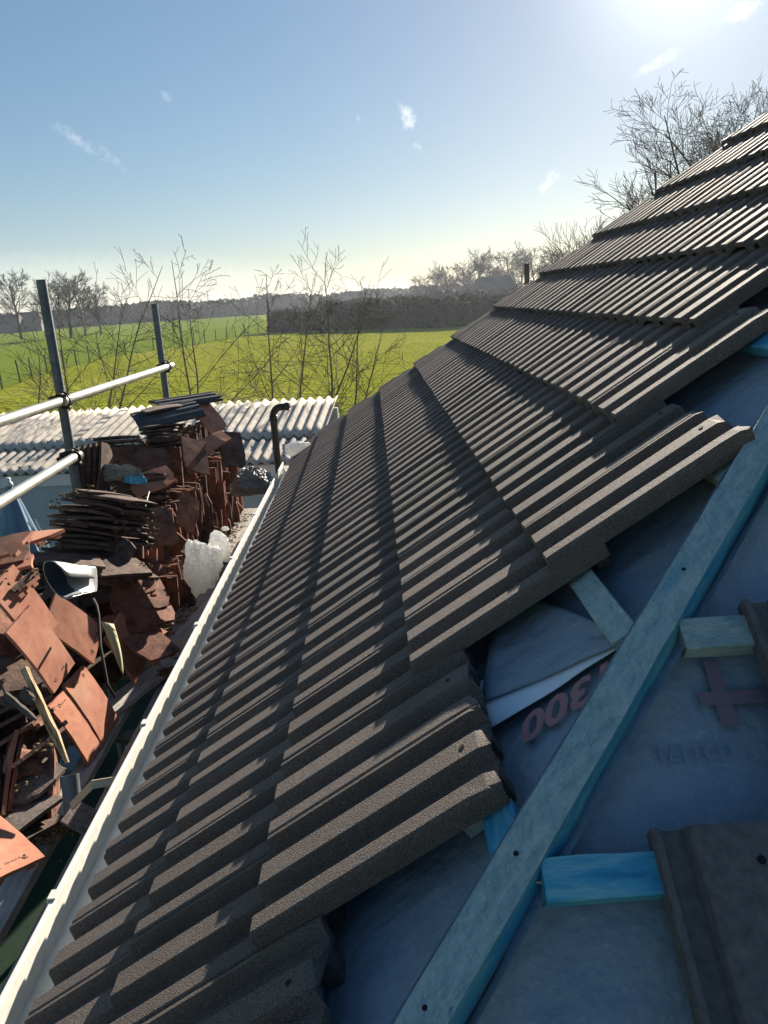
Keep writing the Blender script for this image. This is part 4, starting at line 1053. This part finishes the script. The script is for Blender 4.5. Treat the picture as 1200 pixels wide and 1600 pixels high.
# ------------------------------------------------------------------ hedges, fence, far trees
def leaf_mass(boxes, n, size, seed, top_noise=.42):
    """small leaf clumps spread through boxes given as (p0, p1, halfwidth, height)"""
    rn_ = np.random.default_rng(seed); vs = []; fs = []
    for (p0, p1, hw, h0, h1) in boxes:
        p0, p1 = np.array(p0), np.array(p1); L = np.linalg.norm(p1 - p0); dx = (p1 - p0) / L; nx = np.array([-dx[1], dx[0]])
        t = rn_.random(n); 
        side = rn_.choice([-1, 1, 0], n, p=[.42, .2, .38]); z_ = rn_.random(n)
        off = np.where(side == 0, rn_.uniform(-1, 1, n), side * rn_.uniform(.72, 1.0, n)) * hw
        hmax = h0 + (h1 - h0) * t + top_noise * np.sin(t * L * .9) * .4 + top_noise * .5 * rn_.normal(size=n)
        z_ = np.where(side == 0, hmax * rn_.uniform(.9, 1.03, n), hmax * z_)
        off = off * (1.05 - .25 * z_ / np.maximum(hmax, .1))
        c = p0[None] + dx[None] * (t * L)[:, None] + nx[None] * off[:, None]
        for i in range(n):
            a = rn_.normal(size=3); a /= np.linalg.norm(a); b_ = np.cross(a, rn_.normal(size=3)); b_ /= np.linalg.norm(b_); s2 = size * rn_.uniform(.5, 1.3)
            o_ = np.array([c[i, 0], c[i, 1], GZ + z_[i]]); k = len(vs)
            vs += [tuple(o_ + a * s2), tuple(o_ + b_ * s2), tuple(o_ - a * s2), tuple(o_ - b_ * s2 * .8)]; fs.append((k, k + 1, k + 2, k + 3))
    return mesh(vs, fs, 'leaves')
def hedge(boxes, n, size, seed, mt, lab):
    e_ = empty('hedge', (*boxes[0][0], GZ)); tag(e_, lab, 'hedge', 'field hedges')
    inv = M.Translation(-V((*boxes[0][0], GZ)))
    o = link('foliage', leaf_mass(boxes, n, size, seed), MT[mt]); o.parent = e_; o.matrix_parent_inverse = inv
    b = MB()
    for (p0, p1, hw, h0, h1) in boxes:
        a, c = V((*p0, 0)), V((*p1, 0)); L = (c - a); ang = math.atan2(L.y, L.x); hh = min(h0, h1) * .86
        b.box(((a + c) / 2).to_tuple()[:2] + (GZ + hh / 2,), (L.length, hw * 1.2, hh), M.Rotation(ang, 3, 'Z'))
    o = b.build('stems', MT[mt]); o.parent = e_; o.matrix_parent_inverse = inv
    return e_
def gp(px, py): v = atz(px, py, GZ); return (v.x, v.y)
hedge([(gp(508, 516), gp(700, 511), 1.1, 3.0, 3.0), (gp(700, 511), (gp(700, 511)[0] + 30, gp(700, 511)[1] - 4), 1.1, 3.0, 3.1)], 5200, .17, 3, 'hedge', 'long clipped dark hedge along the far side of the pasture')
hedge([(gp(428, 519), gp(478, 517), 1.6, 2.4, 2.3), (gp(478, 517), gp(512, 515), 1.3, 2.2, 1.9)], 2600, .16, 5, 'hedge_brown', 'brownish hedge end beside the field fence')
q0, q1 = at(500, 478, 150), at(860, 462, 150)
hedge([((q0.x, q0.y), (q1.x, q1.y), 1.4, 3.3, 3.6)], 4200, .26, 6, 'hedge', 'second hedge line rising behind the clipped hedge')
fe = empty('fence', (*FEN[1], GZ)); tag(fe, 'wire fence on thin posts dividing the two fields', 'fence'); fi = M.Translation(-V((*FEN[1], GZ)))
path = []
for (a, b_) in zip(FEN[:-1], FEN[1:]):
    L = math.dist(a, b_); n = max(1, int(L / 3.4))
    for k in range(n): t = k / n; path.append((a[0] + (b_[0] - a[0]) * t, a[1] + (b_[1] - a[1]) * t))
for x, y in path:
    x += random.gauss(0, .08); b = MB(); b.tube([(x, y, GZ), (x + random.gauss(0, .04), y, GZ + random.uniform(1.25, 1.45))], .05, 6); o = b.build('fence_post', MT['post']); o.parent = fe; o.matrix_parent_inverse = fi
for hh in (.45, .85, 1.2):
    b = MB(); b.tube([(x, y, GZ + hh) for x, y in path], .008, 3, False); o = b.build('wire', MT['post']); o.parent = fe; o.matrix_parent_inverse = fi
# telegraph pole
p_ = at(584 + 33, 447, 260); b = MB(); b.tube([(p_.x, p_.y, GZ), (p_.x, p_.y, p_.z)], .22, 6); b.box((p_.x, p_.y, p_.z - .8), (2.4, .2, .2)); tag(b.build('telegraph_pole', MT['post']), 'thin distant pole with a crossbar on the horizon', 'pole')
# far bare trees, one mesh per kind, copied
def far_tree(seed, kids, spread, upw):
    T = Tree(seed); T.grow((0, 0, 0), (0, 0, 1), .8, .022, 0, 3, kids, .06, upw, spread, 5, 5, .0022); return T.tr.me('trunk'), T.br.me('branches')
FT = [far_tree(500, (15, 9, 6), (.8, .7, .6), .04), far_tree(501, (13, 10, 6), (.7, .6, .6), .06), far_tree(502, (16, 8, 7), (.9, .7, .6), .03)]
for a, b_ in FT: a.materials.append(MT['far_twig']); b_.materials.append(MT['far_twig'])
def put_far(px, top, d, wf, lab, k, grp):
    t0 = at(px, top, d); H = t0.z - GZ
    e_ = empty('bare_tree', (t0.x, t0.y, GZ)); e_.scale = (H * wf * 1.15, H * wf * 1.15, H * 1.22); e_.rotation_euler = (0, 0, k * 2.1); tag(e_, lab, 'tree', grp)
    for me, nm in zip(FT[k % 3], ('trunk', 'branches')): o = link(nm, me); o.parent = e_
FR = [(655, 438, 170, 1.0), (678, 432, 175, 1.1), (700, 425, 172, 1.1), (722, 420, 178, 1.1), (745, 408, 170, 1.15), (768, 410, 176, 1.1), (790, 404, 180, 1.1), (812, 410, 170, 1.1), (835, 400, 176, 1.2), (860, 402, 172, 1.1), (690, 440, 190, 1.3), (735, 432, 190, 1.3), (780, 425, 188, 1.3)]
for k, (px, top, d, wf) in enumerate(FR):
    put_far(px, top, d, wf, 'bare tree in the distant row above the far hedges', k, 'distant bare trees above the hedges')
FLt = [(18, 440, 150, 1.0, 'distant bare tree beside the dark farm roofs'), (98, 445, 140, 1.3, 'distant bushy bare tree just beyond the tall standard'), (122, 448, 150, 1.2, 'distant bare tree behind the twin stemmed sapling'), (148, 455, 150, 1.0, 'distant bare tree with a narrow dark crown'), (60, 455, 160, 1.2, 'distant bare tree between the farm roof and the tall standard')]
for k, (px, top, d, wf, lab) in enumerate(FLt): put_far(px, top, d, wf, lab, k, 'distant bare trees beyond the crop field')
# far wood as one mass
def clumps(line, n, size, seed, hmin, hmax):
    rn_ = np.random.default_rng(seed); vs = []; fs = []
    for (p0, p1) in line:
        for i in range(n):
            t = rn_.random(); x, y = p0[0] + (p1[0] - p0[0]) * t, p0[1] + (p1[1] - p0[1]) * t
            hh = hmin + (hmax - hmin) * (.5 + .5 * noise.noise(V((x * .045, y * .045, seed)))) + 1.1 * noise.noise(V((x * .22, y * .2, 4)))
            z_ = rn_.random() ** .7 * hh; x += rn_.normal() * 1.5; y += rn_.normal() * 5
            a = rn_.normal(size=3); a /= np.linalg.norm(a); b_ = np.cross(a, rn_.normal(size=3)); b_ /= np.linalg.norm(b_); s2 = size * rn_.uniform(.5, 1.3); o_ = np.array([x, y, GZ + z_]); k = len(vs)
            vs += [tuple(o_ + a * s2), tuple(o_ + b_ * s2), tuple(o_ - a * s2), tuple(o_ - b_ * s2)]; fs.append((k, k + 1, k + 2, k + 3))
    return mesh(vs, fs, 'clumps')
wl = [((-420, 300), (-150, 262)), ((-150, 262), (-70, 300)), ((-70, 300), (40, 345)), ((40, 345), (330, 300))]
tag(link('far_woodland', clumps(wl, 4200, 1.0, 12, 4.0, 8.0), MT['evergreen']), 'distant dark belt of woodland along the horizon', 'woodland', kind='stuff')
core_w = MB()
for (p0, p1) in wl:
    for i in range(24):
        t = (i + .5) / 24; x, y = p0[0] + (p1[0] - p0[0]) * t, p0[1] + (p1[1] - p0[1]) * t
        hh = 2.6 + 2.8 * (.5 + .5 * noise.noise(V((x * .045, y * .045, 12)))); core_w.box((x, y, GZ + hh / 2), (math.dist(p0, p1) / 24 * 1.15, 4, hh), M.Rotation(math.atan2(p1[1] - p0[1], p1[0] - p0[0]), 3, 'Z'), .8)
tag(core_w.build('far_woodland_interior', MT['evergreen']), 'shaded interior of the distant woodland belt', 'woodland', kind='stuff')
tag(link('far_thicket', clumps([((12, 182), (60, 178))], 2600, .55, 15, 2.5, 5.0), MT['evergreen']), 'dark thicket at the foot of the distant bare trees', 'thicket', kind='stuff')
# far farm roofs
def far_house(px, py, d, w_, dp, hw, hr, lab, yaw=0):
    p_ = at(px, py, d); e_ = empty('farm_building', (p_.x, p_.y, GZ)); e_.rotation_euler = (0, 0, yaw); tag(e_, lab, 'building')
    b = MB(); b.box((0, 0, hw / 2), (w_, dp, hw)); b.build('wall', MT['render_wall'], e_)
    b = MB(); x, y = w_ / 2 + .3, dp / 2 + .3; b.add([(-x, -y, hw - .1), (x, -y, hw - .1), (x, y, hw - .1), (-x, y, hw - .1), (-x * .75, 0, hw + hr), (x * .75, 0, hw + hr)], [(0, 1, 5, 4), (2, 3, 4, 5), (1, 2, 5), (3, 0, 4), (3, 2, 1, 0)])
    b.build('roof', MT['houseroof'], e_)
far_house(8, 480, 235, 9, 7, 2.6, 2.8, 'distant farm roof at the picture edge beyond the crop field'); far_house(42, 485, 240, 8, 7, 2.6, 3.2, 'distant hipped farm roof close to the tall standard', .2)
far_house(772, 452, 160, 8, 7, 3.2, 3.2, 'distant dark roof among the trees above the hedges', .1)
# grass tufts catching the light, nearer part of the pasture
rg = np.random.default_rng(5); n = 9000
yy = 17 + 75 * rg.random(n) ** 1.6; xx = rg.uniform(-.42, .16, n) * yy + rg.normal(size=n)
hh = rg.uniform(.03, .07, n) * (1 + .5 * (rg.random(n) > .9)); ww = rg.uniform(.03, .08, n); az = rg.uniform(0, 6.28, n); lx, ly = rg.normal(size=n) * .04, rg.normal(size=n) * .04
vs = np.zeros((n, 3, 3)); vs[:, 0] = np.stack([xx - np.cos(az) * ww, yy - np.sin(az) * ww, np.full(n, GZ)], 1); vs[:, 1] = np.stack([xx + np.cos(az) * ww, yy + np.sin(az) * ww, np.full(n, GZ)], 1); vs[:, 2] = np.stack([xx + lx, yy + ly, GZ + hh], 1)
me = bpy.data.meshes.new('grass'); me.from_pydata(vs.reshape(-1, 3).tolist(), [], np.arange(n * 3).reshape(-1, 3).tolist()); me.update()
tag(link('pasture_grass', me, MT['grass']), 'sunlit tufts of pasture grass behind the shed', 'grass', kind='stuff')
print('clay tiles', count[0])

# ------------------------------------------------------------------ the air
hz = MB(); hz.box((0, 430, 3.5), (2600, 1000, 14)); HZM = bpy.data.materials.new('haze'); HZM.use_nodes = True; t = HZM.node_tree; t.nodes.clear()
pv = t.nodes.new('ShaderNodeVolumePrincipled'); pv.inputs['Color'].default_value = (.80, .88, 1, 1); pv.inputs['Density'].default_value = .00028; pv.inputs['Anisotropy'].default_value = .45
mo = t.nodes.new('ShaderNodeOutputMaterial'); t.links.new(pv.outputs[0], mo.inputs['Volume'])
tag(hz.build('haze', HZM), 'thin pale winter haze over the fields', 'haze', kind='stuff')
